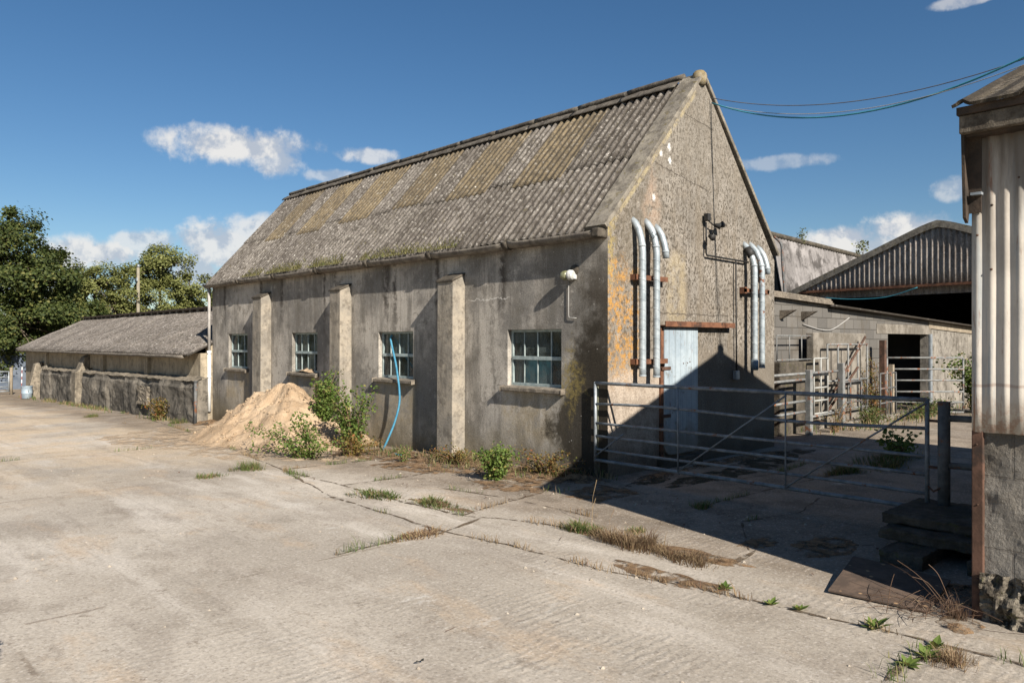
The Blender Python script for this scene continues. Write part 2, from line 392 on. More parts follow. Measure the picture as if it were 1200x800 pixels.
def mat_galv(name='galvanised', a=(.21, .235, .25), b=(.33, .355, .37), rust=.0, metal=.35, rough=.5):
    m = Mat(name, rough, .4, metal)
    c = m.mix(m.step(m.noise(9, 5, .65), .35, .65), a, b)
    if rust: c = m.mix(m.step(m.noise(5, 6, .72), .66 - rust, .72 - rust), c, m.mix(m.noise(20), (.13, .05, .022), (.22, .09, .04)))
    m.color(c); m.bump(m.noise(30, 3), .15, .004)
    return m.m

def mat_rust(name, a=(.105, .050, .031), b=(.185, .088, .050), c3=(.06, .037, .028)):
    m = Mat(name, .9, .15)
    c = m.mix(m.step(m.noise(7, 6, .7), .38, .62), a, b)
    c = m.mix(m.step(m.noise(3, 5, .7), .55, .66), c, c3)
    m.color(c); m.bump(m.noise(45, 4, .7), .4, .006)
    return m.m

def mat_clad():
    """cream painted corrugated iron, top darkened by rust and painted eave shade, rust along the crests"""
    m = Mat('painted_iron', .72, .3)
    c = m.mix(m.step(m.noise(2.2, 5, .6), .35, .65), (.37, .335, .285), (.50, .455, .39))
    c = m.mix(m.mul(m.step(m.noise(1.0, 6, .68, m.scale(12, 12, .7)), .46, .62), .65), c, (.25, .28, .29))
    top = m.step(m.math('ADD', m.z, m.mul(m.noise(1.0, 5, .65, m.scale(9, 9, 1.2)), 1.5)), 2.95, 3.75)
    c = m.mix(m.mul(top, .85), c, (.13, .105, .08))  # shadow under the eave painted into the upper sheets, along with rust
    c = m.mix(m.mul(m.step(m.noise(1.0, 6, .7, m.scale(14, 14, 1.4)), .57, .66), .8), c, (.18, .085, .045))
    lo = m.mul(m.step(m.z, 1.45, 1.2), m.step(m.noise(16, 5, .7), .45, .6))
    c = m.mix(m.mul(lo, .6), c, (.24, .12, .07))
    ln = m.math('ABSOLUTE', m.math('SUBTRACT', m.math('ADD', m.z, m.mul(m.noise(6), .05)), 1.50))
    c = m.mix(m.mul(m.step(ln, .016, .004), .4), c, (.16, .07, .04))
    m.color(c); m.bump(m.noise(30, 4, .7), .25, .006)
    return m.m

def mat_blocks(name, a, b, mortar, sx, sz, axis='x', rock=.5):
    m = Mat(name, .93, .12)
    br = m.t.nodes.new('ShaderNodeTexBrick')
    cmb = m.t.nodes.new('ShaderNodeCombineXYZ')
    m.t.links.new(m.x if axis == 'x' else m.y, cmb.inputs[0]); m.t.links.new(m.z, cmb.inputs[1])
    m.t.links.new(cmb.outputs[0], br.inputs['Vector'])
    br.inputs['Scale'].default_value = 1.0; br.inputs['Brick Width'].default_value = sx; br.inputs['Row Height'].default_value = sz
    br.inputs['Mortar Size'].default_value = .010; br.inputs['Mortar Smooth'].default_value = .3
    m._in(br.inputs['Color1'], a); m._in(br.inputs['Color2'], b); m._in(br.inputs['Mortar'], mortar)
    c = m.mix(m.mul(m.step(m.noise(1.5, 6, .68), .48, .7), .55), br.outputs['Color'], (.09, .075, .055))
    c = m.mix(m.mul(m.step(m.noise(1.0, 5, .65, m.scale(6, 6, .6)), .55, .72), .5), c, (.11, .09, .065))
    fine = m.noise(45, 5, .75)
    c = m.mix(.9, c, m.mix(fine, (.65, .65, .65), (1.32, 1.32, 1.32)), 'MULTIPLY')
    m.color(c)
    m.bump(m.math('ADD', m.mul(br.outputs['Fac'], -1.2), m.math('ADD', m.mul(fine, rock), m.mul(m.noise(16, 4, .7), rock))), .7, .016)
    return m.m

M = {}
M['yard'] = mat_yard()
M['wall'] = mat_wall()
M['gable'] = mat_gable()
M['buttress'] = mat_concrete('buttress_render', (.225, .203, .17), (.32, .28, .222), (.115, .10, .08), .6, 2.4)
M['coping'] = mat_concrete('coping', (.19, .17, .14), (.27, .24, .19), (.07, .06, .048), .6, 3.0, moss=(.13, .105, .04))
M['cap'] = mat_concrete('cap_stone', (.06, .052, .042), (.12, .103, .08), (.05, .042, .032), .7, 5)
M['finial'] = mat_concrete('finial', (.21, .16, .075), (.27, .23, .16), (.08, .065, .04), .6, 9)
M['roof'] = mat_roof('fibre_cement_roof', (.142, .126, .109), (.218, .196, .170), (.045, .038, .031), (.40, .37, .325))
M['light'] = mat_roof('rooflight_sheet', (.160, .126, .080), (.220, .172, .104), (.07, .058, .042), (.30, .27, .22), moss=(.08, .06, .03))
M['ridge'] = mat_concrete('ridge_tile', (.085, .075, .062), (.14, .122, .098), (.05, .042, .035), .7, 4, moss=(.20, .19, .16))
M['gutter'] = mat_concrete('gutter', (.15, .13, .11), (.21, .185, .15), (.07, .06, .05), .6, 4)
M['shedroof'] = mat_roof('shed_roof_sheet', (.155, .136, .118), (.235, .208, .182), (.052, .046, .04), (.36, .335, .30))
M['frame'] = simple('window_frame_paint', (.21, .26, .255), (.33, .38, .365), 9, .55)
M['sill'] = mat_concrete('sill', (.145, .125, .10), (.24, .205, .16), (.08, .065, .05), .5, 7)
M['glass'] = mat_glass()
M['teal'] = simple('teal_board', (.17, .38, .44), (.25, .48, .54), 8, .7)
M['curtain'] = simple('dusty_sheet', (.20, .21, .19), (.30, .30, .27), 8, .9)
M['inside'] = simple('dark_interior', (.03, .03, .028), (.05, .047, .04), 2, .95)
md = Mat('pale_blue_door_paint', .6, .25)
_c = md.mix(md.step(md.noise(2.5, 6, .7), .36, .64), (.25, .305, .345), (.345, .40, .43))
_c = md.mix(md.mul(md.step(md.noise(1.0, 6, .7, md.scale(14, 14, .6)), .50, .62), .55), _c, (.19, .22, .23))
_c = md.mix(md.mul(md.step(md.noise(7, 7, .8), .57, .64), .7), _c, (.16, .15, .13))
_c = md.mix(md.mul(md.step(md.math('SUBTRACT', md.z, md.mul(md.noise(4, 6, .75), .8)), .35, -.1), .75), _c, (.17, .14, .105))
_c = md.mix(md.mul(md.step(md.noise(1.0, 6, .75, md.scale(9, 9, 1.2)), .61, .67), .8), _c, (.17, .08, .045))
_v = md.math('ABSOLUTE', md.math('SUBTRACT', md.math('FRACT', md.math('MULTIPLY', md.x, 7.4)), .5))
_c = md.mix(md.mul(md.step(_v, .04, .01), .55), _c, (.13, .14, .14))
md.color(_c); md.bump(md.math('ADD', md.noise(30, 4), md.mul(md.step(_v, .05, .02), -3.0)), .35, .006); M['door'] = md.m
M['doorold'] = simple('pale_blue_door_paint', (.255, .315, .355), (.345, .405, .435), 3, .6, speck=(.20, .23, .24))
M['rust'] = mat_rust('rust')
M['rustdark'] = mat_rust('dark_rust', (.070, .042, .030), (.12, .068, .048), (.045, .033, .027))
M['galv'] = mat_galv()
M['duct'] = mat_galv('spiral_duct', (.26, .30, .32), (.40, .44, .455), .0, .25, .45)
M['ductrust'] = mat_galv('rusting_duct', (.26, .30, .32), (.40, .44, .455), .10, .25, .45)
M['seam'] = simple('duct_seam', (.26, .29, .31), (.32, .35, .36), 9, .6)
M['pensteel'] = mat_galv('weathered_pen_tube', (.13, .135, .13), (.21, .21, .20), .10, .0, .7)
M['gatesteel'] = mat_galv('gate_tube', (.13, .145, .155), (.24, .255, .265), .08, .2, .6)
M['gatedark'] = mat_galv('old_gate_tube', (.07, .072, .07), (.13, .13, .125), .12, .1, .7)
M['wire'] = simple('black_conduit', (.02, .02, .02), (.035, .033, .03), 8, .6)
M['plastic'] = simple('white_plastic', (.68, .68, .66), (.78, .78, .75), 4, .45)
M['greypipe'] = simple('grey_pipe', (.27, .255, .235), (.38, .36, .33), 5, .6)
M['lampglass'] = simple('dirty_lamp_glass', (.12, .12, .055), (.20, .20, .12), 14, .25, spec=.5)
M['blue'] = simple('blue_pipe', (.035, .17, .27), (.07, .23, .33), 14, .6)
M['bluecable'] = simple('blue_cable', (.035, .20, .27), (.06, .27, .33), 4, .5)
M['greycable'] = simple('grey_cable', (.09, .09, .10), (.13, .13, .13), 4, .6)
M['palecable'] = simple('pale_cable', (.27, .26, .24), (.34, .33, .31), 4, .6)
M['sand'] = None
M['clad'] = mat_clad()
M['block'] = mat_blocks('rock_faced_block', (.19, .175, .152), (.22, .202, .175), (.165, .15, .13), .9, .45, 'y', 1.6)
M['shedblock'] = mat_blocks('grey_block', (.105, .099, .090), (.150, .140, .125), (.08, .074, .065), .45, .225, 'x', .5)
M['brick'] = mat_blocks('red_brick', (.30, .12, .075), (.36, .19, .12), (.33, .28, .22), .22, .075, 'x', .3)
M['rubble'] = mat_concrete('rubble', (.12, .102, .078), (.25, .22, .172), (.022, .019, .015), .95, 7, 1.0, moss=(.10, .10, .04))
M['tank'] = mat_concrete('black_stained_concrete', (.115, .103, .085), (.235, .208, .168), (.034, .031, .026), .8, 1.1)
M['tanktop'] = mat_concrete('mortar_top', (.17, .147, .112), (.27, .23, .175), (.065, .056, .044), .7, 4)
M['shedwall'] = mat_concrete('shed_render', (.27, .225, .16), (.36, .305, .22), (.12, .10, .075), .5, 1.6)
M['whitewash'] = mat_concrete('whitewashed_wall', (.18, .165, .142), (.27, .248, .212), (.075, .066, .053), .7, 2)
M['slab'] = mat_concrete('precast_slab', (.145, .13, .108), (.235, .212, .178), (.10, .085, .065), .6, 2.2)
M['mossblock'] = mat_concrete('mossy_block', (.062, .054, .043), (.115, .098, .077), (.045, .04, .03), .6, 4, 1.0, moss=(.09, .085, .035))
M['timber'] = simple('weathered_timber', (.20, .165, .12), (.29, .245, .18), 5, .9, bump=.4)
M['paletimber'] = simple('pale_pole_timber', (.19, .168, .125), (.25, .222, .165), 5, .9)
M['fascia'] = mat_concrete('fascia_board', (.105, .09, .07), (.19, .162, .125), (.05, .04, .03), .7, 4)
M['darkboard'] = simple('tarred_board', (.035, .028, .022), (.07, .05, .036), 6, .85, bump=.4)
M['oldroof'] = mat_roof('mossy_old_roof', (.085, .070, .05), (.145, .12, .088), (.035, .03, .024), (.24, .21, .17), moss=(.13, .10, .03))
M['barnclad'] = mat_roof('barn_cladding', (.27, .235, .205), (.38, .335, .29), (.14, .115, .095), (.46, .42, .38), axis='y', pitch=50.0)
M['paleroof'] = mat_concrete('pale_sheet_roof', (.17, .158, .15), (.27, .252, .24), (.055, .05, .046), .85, .5)
_n = [n for n in M['paleroof'].node_tree.nodes if n.type == 'VECT_MATH'][0]; _n.inputs[1].default_value = (3.0, 3.0, .22)
M['bluesheet'] = simple('blue_grey_sheet', (.075, .095, .125), (.12, .14, .17), 2, .7)
M['soil'] = simple('joint_soil', (.085, .062, .04), (.15, .11, .072), 9, .95, bump=.8)
M['litter'] = simple('leaf_litter', (.14, .085, .045), (.24, .155, .085), 14, .95, bump=1.0, speck=(.33, .24, .15))
ragged(M['soil'], 7, .44, .53); ragged(M['litter'], 5, .44, .54)
M['bark'] = simple('bark', (.085, .068, .048), (.14, .115, .085), 7, .95, bump=.8)
M['stem'] = simple('woody_stem', (.14, .085, .05), (.20, .13, .075), 9, .9)
M['stone'] = simple('pebble', (.28, .24, .19), (.40, .35, .28), 20, .9, speck=(.2, .12, .08))
M['leafdark'] = mat_leaf('dark_tree_leaf', (.034, .052, .014), (.080, .100, .026), (.17, .165, .05))
M['leafolive'] = mat_leaf('olive_tree_leaf', (.12, .135, .04), (.19, .20, .065), (.26, .26, .10))
M['leafhedge'] = mat_leaf('hedge_leaf', (.06, .078, .022), (.105, .13, .04), (.16, .17, .06))
M['leafbright'] = mat_leaf('shrub_leaf', (.075, .125, .024), (.14, .195, .045), (.28, .25, .08))
M['leafred'] = mat_leaf('autumn_weed_leaf', (.12, .12, .03), (.20, .13, .04), (.30, .10, .035))
M['grass'] = mat_leaf('green_grass', (.075, .115, .028), (.13, .17, .05), (.25, .225, .10))
M['drygrass'] = mat_leaf('dry_grass', (.24, .165, .095), (.34, .25, .15), (.17, .095, .06))
M['drydark'] = mat_leaf('dead_stalk', (.10, .06, .04), (.17, .105, .07), (.26, .19, .12))
M['heather'] = mat_leaf('dark_stalk', (.04, .04, .035), (.07, .065, .055), (.10, .09, .07))
M['pink'] = mat_leaf('pink_petal', (.50, .16, .27), (.60, .25, .36), (.7, .4, .5))
M['land'] = simple('rough_land', (.06, .075, .025), (.12, .105, .05), .4, .95, bump=.5)

ms = Mat('building_sand', .97, .08)
_f = ms.noise(2.0, 7, .75)
_c = ms.mix(ms.step(_f, .35, .65), (.36, .255, .16), (.50, .375, .25))
_c = ms.mix(ms.mul(ms.step(ms.noise(28, 5, .75), .6, .7), .5), _c, (.30, .215, .14))
_c = ms.mix(ms.mul(ms.step(ms.noise(5, 5, .7), .6, .72), .5), _c, (.36, .26, .17))
ms.color(_c); ms.bump(ms.math('ADD', ms.noise(40, 5, .75), ms.mul(ms.noise(9, 5, .7), 1.4)), .9, .03)
M['sand'] = ms.m
ms2 = Mat('washed_sand', .97, .08); ms2.color(ms2.mix(ms2.step(ms2.noise(4, 6, .75), .35, .65), (.37, .28, .19), (.48, .375, .265))); ms2.bump(ms2.noise(40, 5, .75), .6, .01)

# ------------------------------------------------------------------ ground
def make_yard():
    xs = [-60, -40, -28, -20, -15, -12, -10, -8] + [-7 + i * .25 for i in range(0, 97)] + [19, 22, 26, 32, 40]
    ys = [-40, -28, -20, -14, -10, -8] + [-7 + i * .25 for i in range(0, 85)] + [15.5 + i for i in range(0, 24)] + [42, 50]
    b = MB(); nx = len(xs)
    for y in ys:
        for x in xs:
            b.v.append((x, y, gz(x, y) + .010 * fbm(x, y, 0, .5, 3)))
    for j in range(len(ys) - 1):
        for i in range(nx - 1):
            b.f.append((j * nx + i, j * nx + i + 1, (j + 1) * nx + i + 1, (j + 1) * nx + i)); b.m.append(0)
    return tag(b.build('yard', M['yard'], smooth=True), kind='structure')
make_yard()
def yz(x, y): return gz(x, y) + .010 * fbm(x, y, 0, .5, 3)

b = MB(); R_ = 900
b.add([(-R_, -R_, -.78), (R_, -R_, -.78), (R_, R_, -.78), (-R_, R_, -.78)], [(0, 1, 2, 3)])
tag(b.build('ground', M['land']), kind='structure')

# joints between the slabs: soil-filled, ragged strips
def strip(b, pts, w, seed=0, lift=.005, step=.05, jag=1.0):
    P = []
    for (x0, y0), (x1, y1) in zip(pts[:-1], pts[1:]):
        L = sqrt((x1 - x0) ** 2 + (y1 - y0) ** 2); k = max(1, int(L / step))
        for i in range(k):
            t = i / k; P.append((x0 + (x1 - x0) * t, y0 + (y1 - y0) * t))
    P.append(pts[-1]); vs = []; n = len(P)
    for i, (x, y) in enumerate(P):
        xa, ya = P[max(i - 1, 0)]; xb, yb = P[min(i + 1, n - 1)]
        d = V((xb - xa, yb - ya)).normalized(); nx, ny = -d.y, d.x
        wob = .014 * fbm(x, y, seed, 2.5, 3)
        wl = w * max(.12, .5 + jag * .9 * fbm(x, y, seed + 9, 3.2, 4)); wr = w * max(.12, .5 + jag * .9 * fbm(x, y, seed + 19, 3.2, 4))
        if i in (0, n - 1): wl = wr = .002
        for q in (-wl + wob, wr + wob):
            vs.append((x + nx * q, y + ny * q, yz(x + nx * q, y + ny * q) + lift))
    b.add(vs, [(2 * i, 2 * i + 1, 2 * i + 3, 2 * i + 2) for i in range(n - 1)])

joints = [
    ([(-.9, 22), (-.75, 16.0), (-1.5, 10.0), (-2.54, 3.85), (-3.1, 1.5), (-3.2, .2), (-3.23, -.6), (-3.1, -1.7), (-3.08, -2.46), (-2.9, -3.3), (-2.82, -4.0), (-2.76, -4.4), (-2.74, -5.1), (-2.6, -6.5)], .030),
    ([(-2.54, 3.85), (-2.62, 2.11), (-2.73, .67), (-2.7, -.32), (-2.45, -.8), (-2.24, -1.52), (-2.34, -2.24), (-2.36, -2.8), (-2.16, -3.08), (-1.7, -3.0)], .045),
    ([(-4.34, -.72), (-3.75, -.66), (-3.27, -.74), (-2.54, -.53)], .035),
    ([(-2.7, -.32), (-2.1, -.2), (-1.4, -.1), (-.9, .1)], .04),
    ([(-3.6, -4.72), (-3.2, -4.72), (-2.78, -4.76)], .05),
    ([(-1.9, 1.0), (-1.75, -.4), (-1.78, -1.3)], .02),
    ([(-.6, -1.78), (.2, -1.75), (2.2, -1.86), (5, -1.9)], .025),
    ([(-2.54, 3.85), (-1.4, 3.7), (-.6, 3.6)], .03),
    ([(-5.5, 8.0), (-3.9, 7.9), (-2.0, 7.9)], .014), ([(-7, 14), (-4, 13.8), (-1.3, 13.6)], .016),
    ([(-2.6, 2.1), (-1.6, 2.0), (-.7, 2.2)], .03), ([(-1.8, -3.0), (-.9, -2.4), (-.1, -2.6), (.8, -2.4)], .022),
    ([(.6, -.4), (1.2, -1.2), (2.0, -1.3), (3.0, -1.2)], .02),
]
b = MB()
for i, (p, w) in enumerate(joints): strip(b, p, w * .85, i * 3.1)
tag(b.build('joint_soil', M['soil']), kind='structure')

# heaps of dirt and leaf litter lying along the wall foot and in the corners
def patch(b, cx, cy, rx, ry, h, seed, rotz=0.0, nr=9, na=44):
    vs = [(cx, cy, yz(cx, cy) + .006 + h)]
    for i in range(1, nr + 1):
        t = i / nr
        for k in range(na):
            a = 2 * pi * k / na
            rr = t * (1 + .42 * fbm(cos(a) * 1.3 + seed, sin(a) * 1.3, seed, 1.6, 4))
            p = rot((cos(a) * rx * rr, sin(a) * ry * rr), rotz); x, y = cx + p.x, cy + p.y
            z = h * (1 - t * t) * (.65 + .8 * fbm(x, y, seed, 5, 3))
            vs.append((x, y, yz(x, y) + max(z, 0) * 1.0 + (.006 if i < nr else .001)))
    fs = [(0, 1 + k, 1 + (k + 1) % na) for k in range(na)]
    for i in range(nr - 1):
        for k in range(na):
            fs.append((1 + i * na + k, 1 + (i + 1) * na + k, 1 + (i + 1) * na + (k + 1) % na, 1 + i * na + (k + 1) % na))
    b.add(vs, fs)
b = MB()
for (cx, cy, rx, ry, h, rz) in [(-.35, 2.1, .32, 1.1, .05, 0), (-.55, 1.0, .5, .9, .045, .2), (-.5, 3.4, .4, .9, .05, -.1), (-1.0, 2.6, .45, .9, .03, .2), (-.3, .35, .28, .5, .06, 0),
                            (-.75, 4.3, .6, .8, .04, .1), (-1.25, .55, .3, .5, .03, .5), (-2.3, -2.0, .10, .55, .025, .2), (-2.85, -2.95, .13, .5, .018, .1), (-2.2, -2.75, .12, .4, .02, .4),
                            (-.35, 11.8, .4, .8, .08, 0), (-1.7, -4.55, .25, .2, .04, 0), (-2.35, -4.72, .14, .12, .03, 0), (-.75, -.55, .5, .4, .015, .4), (.7, -.35, .6, .12, .03, 0), (2.6, -.3, 1.2, .16, .04, 0),
                            (-2.55, .2, .12, .5, .02, .1), (-1.2, -3.35, .4, .22, .012, .6), (-1.5, -2.9, .25, .12, .010, .9)]:
    patch(b, cx, cy, rx, ry, h, cx * 3 + cy)
tag(b.build('dirt', M['litter'], smooth=True), 'brown leaf litter and dirt heaped along the wall foot', 'dirt', kind='stuff')
# black damp moss on the shaded concrete by the door
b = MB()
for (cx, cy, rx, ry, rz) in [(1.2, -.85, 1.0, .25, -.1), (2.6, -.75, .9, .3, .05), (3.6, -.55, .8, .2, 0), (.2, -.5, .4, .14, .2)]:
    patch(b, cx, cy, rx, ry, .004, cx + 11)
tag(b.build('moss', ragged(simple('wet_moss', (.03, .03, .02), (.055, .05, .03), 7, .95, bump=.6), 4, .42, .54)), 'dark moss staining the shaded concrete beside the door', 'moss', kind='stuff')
# pebbles
def pebble(b, x, y, r):
    vs = []
    for k in range(6):
        a = k * pi / 3; vs.append((x + cos(a) * r * random.uniform(.7, 1.2), y + sin(a) * r * random.uniform(.7, 1.2), yz(x, y) + r * .25))
    vs.append((x, y, yz(x, y) + r * .9)); vs2 = [(p[0], p[1], yz(x, y) - .004) for p in vs[:6]]
    b.add(vs + vs2, [(k, (k + 1) % 6, 6) for k in range(6)] + [(7 + k, 7 + (k + 1) % 6, (k + 1) % 6, k) for k in range(6)])
b = MB()
for _ in range(900):
    x = random.uniform(-6.5, -.2); y = random.uniform(-4.9, 11)
    if random.random() > .35 + .9 * fbm(x, y, 3, .7, 3) and x < -1.2: continue
    pebble(b, x, y, random.choice([.005, .006, .008, .011, .016]))
tag(b.build('gravel', M['stone']), 'loose grit and small stones scattered over the concrete', 'gravel', kind='stuff')

# ------------------------------------------------------------------ main building
L, W, ZE, ZR = 12.65, 4.335, 3.22, 5.615
HX = W / 2; K = (ZR - ZE) / HX
farm = thing('farm_building', 'long grey rendered farm building with steep corrugated roof, three buttresses and mottled gable', 'building', (0, 0, 0))
WIN = [(10.64, 11.68, 1.12, 1.93), (7.43, 8.49, 1.12, 1.93), (4.21, 5.25, 1.11, 1.92), (.81, 1.88, 1.11, 1.92)]
def wall_holes(b, x0, x1, ys, ye, zs, ze, holes):
    Y = sorted(set([ys, ye] + [h[0] for h in holes] + [h[1] for h in holes]))
    Z = sorted(set([zs, ze] + [h[2] for h in holes] + [h[3] for h in holes]))
    def solid(i, j):
        if i < 0 or j < 0 or i >= len(Y) - 1 or j >= len(Z) - 1: return False
        yc = (Y[i] + Y[i + 1]) / 2; zc = (Z[j] + Z[j + 1]) / 2
        return not any(h[0] < yc < h[1] and h[2] < zc < h[3] for h in holes)
    for i in range(len(Y) - 1):
        for j in range(len(Z) - 1):
            if not solid(i, j): continue
            y0, y1, z0, z1 = Y[i], Y[i + 1], Z[j], Z[j + 1]
            b.add([(x0, y0, z0), (x0, y1, z0), (x0, y1, z1), (x0, y0, z1)], [(0, 3, 2, 1)])
            b.add([(x1, y0, z0), (x1, y1, z0), (x1, y1, z1), (x1, y0, z1)], [(0, 1, 2, 3)])
            for di, dj, e in ((-1, 0, ((y0, z0), (y0, z1))), (1, 0, ((y1, z0), (y1, z1))), (0, -1, ((y0, z0), (y1, z0))), (0, 1, ((y0, z1), (y1, z1)))):
                if not solid(i + di, j + dj):
                    (ya, za), (yb, zb) = e
                    b.add([(x0, ya, za), (x0, yb, zb), (x1, yb, zb), (x1, ya, za)], [(0, 1, 2, 3)])
b = MB()
wall_holes(b, 0, .25, .25, L - .25, -.5, ZE - .02, WIN)
b.box(W - .25, W, .25, L - .25, -.5, ZE - .02)
b.build('wall', M['wall'], farm)
# gables (front one rises above the roof as a parapet)
b = MB(); up = .05
fr = [(0, 0, -.4), (W, 0, -.4), (W, 0, ZE - .12), (HX, 0, ZR + up), (0, 0, ZE + up * .3)]
b.prism(fr, (0, .25, 0))
for i, f in enumerate(b.f):
    ps = [V(b.v[k]) for k in f]
    if all(p.x < .01 for p in ps): b.m[i] = 1
b.build('gable_wall', [M['gable'], M['wall']], farm)
b = MB()
b.prism([(0, L, -.6), (W, L, -.6), (W, L, ZE - .05), (HX, L, ZR - .03), (0, L, ZE - .05)], (0, -.25, 0))
b.build('gable_wall', M['wall'], farm)
# coping
def slope_pt(x, y, lift=0.0):
    n = V((-K, 0, 1)).normalized()
    return V((x, y, ZE + K * x)) + n * lift
b = MB()
for sgn in (1, -1):
    N = 14; vs = []
    for i in range(N + 1):
        t = i / N; x = -.05 + (HX + .05) * t
        for (yy, l) in ((-.045, .03), (.30, .03), (.30, .088), (-.045, .088)):
            p = slope_pt(x, yy, l + .006 * n3(x, yy, 3, 4))
            if sgn < 0: p.x = W - p.x
            vs.append(p)
    fs = [(i * 4 + k, i * 4 + (k + 1) % 4, (i + 1) * 4 + (k + 1) % 4, (i + 1) * 4 + k) for i in range(N) for k in range(4)] + [(0, 1, 2, 3), (N * 4, N * 4 + 3, N * 4 + 2, N * 4 + 1)]
    b.add(vs, fs)
b.build('coping', M['coping'], farm, bevel=.012)
b = MB()
b.lathe((HX - .02, .03, ZR - .09), (0, 0, 1), [(0, .085), (.06, .098), (.12, .108), (.17, .10), (.205, .07), (.225, .02)], 14)
b.build('finial', M['finial'], farm, smooth=True)

# corrugated sheets, laid individually so laps and edges show
def sheet(b, y0, y1, x0, x1, pitch, amp, lift, seed, flip=False, nx=10, tilt=.0):
    cols = max(2, int(round((y1 - y0) / pitch * 8)))
    def fn(u, v):
        y = y0 + (y1 - y0) * u; x = x0 + (x1 - x0) * v
        a = amp * cos(2 * pi * y / pitch)
        p = slope_pt(x, y, lift + a + .008 * n3(y * 1.4, x * 2.2, seed) + tilt * (1 - v) + .004 * n3(y * 9, x * 9, seed))
        if flip: p.x = W - p.x
        return p
    b.grid(fn, cols, nx)
PITCH = .146
LAP = .93
roof = MB(); seed = 0
YS = [.30]
while YS[-1] < L - .05: YS.append(min(YS[-1] + PITCH * 7, L + .12))
RL = {1, 3, 5, 7, 9, 11}
lights = []
YR = [.30 + PITCH * 9, ]
rl = [(1.58, 2.66), (3.33, 4.41), (5.15, 6.23), (6.97, 8.05), (8.75, 9.83), (10.5, 11.45)]
cuts = [.30] + [q for r in rl for q in r] + [L + .12]
for i in range(len(YS) - 1):
    seed += 1
    sheet(roof, YS[i], YS[i + 1], -.085 + random.uniform(-.015, .015), LAP + .12, PITCH, .026, .050, seed, nx=12)
for i in range(len(cuts) - 1):
    seed += 1
    if i % 2 == 1:
        lb = MB(); sheet(lb, cuts[i], cuts[i + 1], LAP + random.uniform(-.14, .02), HX - .02, PITCH, .022, .062, seed, nx=12); lights.append(lb)
    else:
        yy = cuts[i]
        while yy < cuts[i + 1] - .05:
            y2 = min(yy + PITCH * 7, cuts[i + 1]); seed += 1
            if cuts[i + 1] - y2 < .3: y2 = cuts[i + 1]
            sheet(roof, yy, y2, LAP + random.uniform(-.05, .05), HX - .02, PITCH, .026, .060, seed, nx=12); yy = y2
sheet(roof, .30, L + .12, -.13, HX - .02, PITCH, .024, .045, 99, True, nx=4)
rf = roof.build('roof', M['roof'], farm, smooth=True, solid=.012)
for lb in lights: lb.build('rooflight', M['light'], rf, smooth=True, solid=.008)
# ridge
b = MB(); yy = .31
while yy < L + .1:
    y2 = min(yy + 1.05, L + .15); dz = random.uniform(-.006, .008)
    for sg in (1, -1):
        def fn(u, v, sg=sg, yy=yy, y2=y2, dz=dz):
            y = yy + (y2 + .03 - yy) * u; x = HX - .15 * (1 - v)
            p = slope_pt(x, y, .112 + dz + .014 * n3(y * 5, v * 3, 1) + .006 * n3(y * 19, v * 9, 3) - .045 * v * v + .004 * u)
            if sg < 0: p.x = W - p.x
            return p
        b.grid(fn, 14, 4)
    b.tube([(HX, yy + (y2 - yy) * k / 8, ZR + .105 + dz + .010 * n3((yy + (y2 - yy) * k / 8) * 4, 1, 1)) for k in range(9)], .040, 10)
    yy = y2
b.build('ridge_cap', M['ridge'], rf, smooth=True, solid=.014)
# eave board and gutter
b = MB(); b.box(-.03, -.002, .0, L, ZE - .14, ZE - .03); b.build('eave_board', M['gutter'], farm)
b = MB()
segs = [0.02, 1.75, 3.55, 5.4, 7.2, 9.0, 10.8, L + .12]
for i in range(len(segs) - 1):
    y0, y1 = segs[i], segs[i + 1]; a0 = random.uniform(-.01, .01); a1 = random.uniform(-.01, .01)
    def fn(u, v, y0=y0, y1=y1, a0=a0, a1=a1):
        an = pi * v; y = y0 + (y1 - y0) * u
        return V((-.115 - .075 * cos(an), y, ZE - .055 + a0 + (a1 - a0) * u - .012 * sin(pi * u) - .085 * sin(an)))
    b.grid(fn, 8, 10)
g = b.build('gutter', M['gutter'], farm, smooth=True, solid=.014)
for y in segs[1:-1]:
    b = MB()
    b.grid(lambda u, v, y=y: V((-.115 - .090 * cos(pi * v), y - .05 + .1 * u, ZE - .053 - .10 * sin(pi * v))), 2, 10)
    b.build('joint_collar', M['cap'], g, smooth=True, solid=.02)
b = MB(); b.box(-.215, -.02, -.02, .10, ZE - .15, ZE - .03); b.build('gutter_end', M['cap'], g, bevel=.02)

# buttresses
for (y0, y1, d, zt) in ((9.44, 9.86, .235, 2.80), (6.15, 6.53, .245, 2.80), (2.85, 3.24, .24, 2.78)):
    b = MB(); zt2 = zt - .11
    b.prism([(0.003, y0, -.45), (-d - .02, y0, -.45), (-d, y0, zt2), (0.003, y0, zt)], (0, y1 - y0, 0))
    bt = b.build('buttress', M['buttress'], farm, bevel=.012)
    b = MB()
    b.prism([(.002, y0 - .012, zt + .003), (-d - .02, y0 - .012, zt2 - .008), (-d - .02, y0 - .012, zt2 + .035), (.002, y0 - .012, zt + .04)], (0, y1 - y0 + .03, 0))
    b.build('cap', M['cap'], bt, bevel=.012)

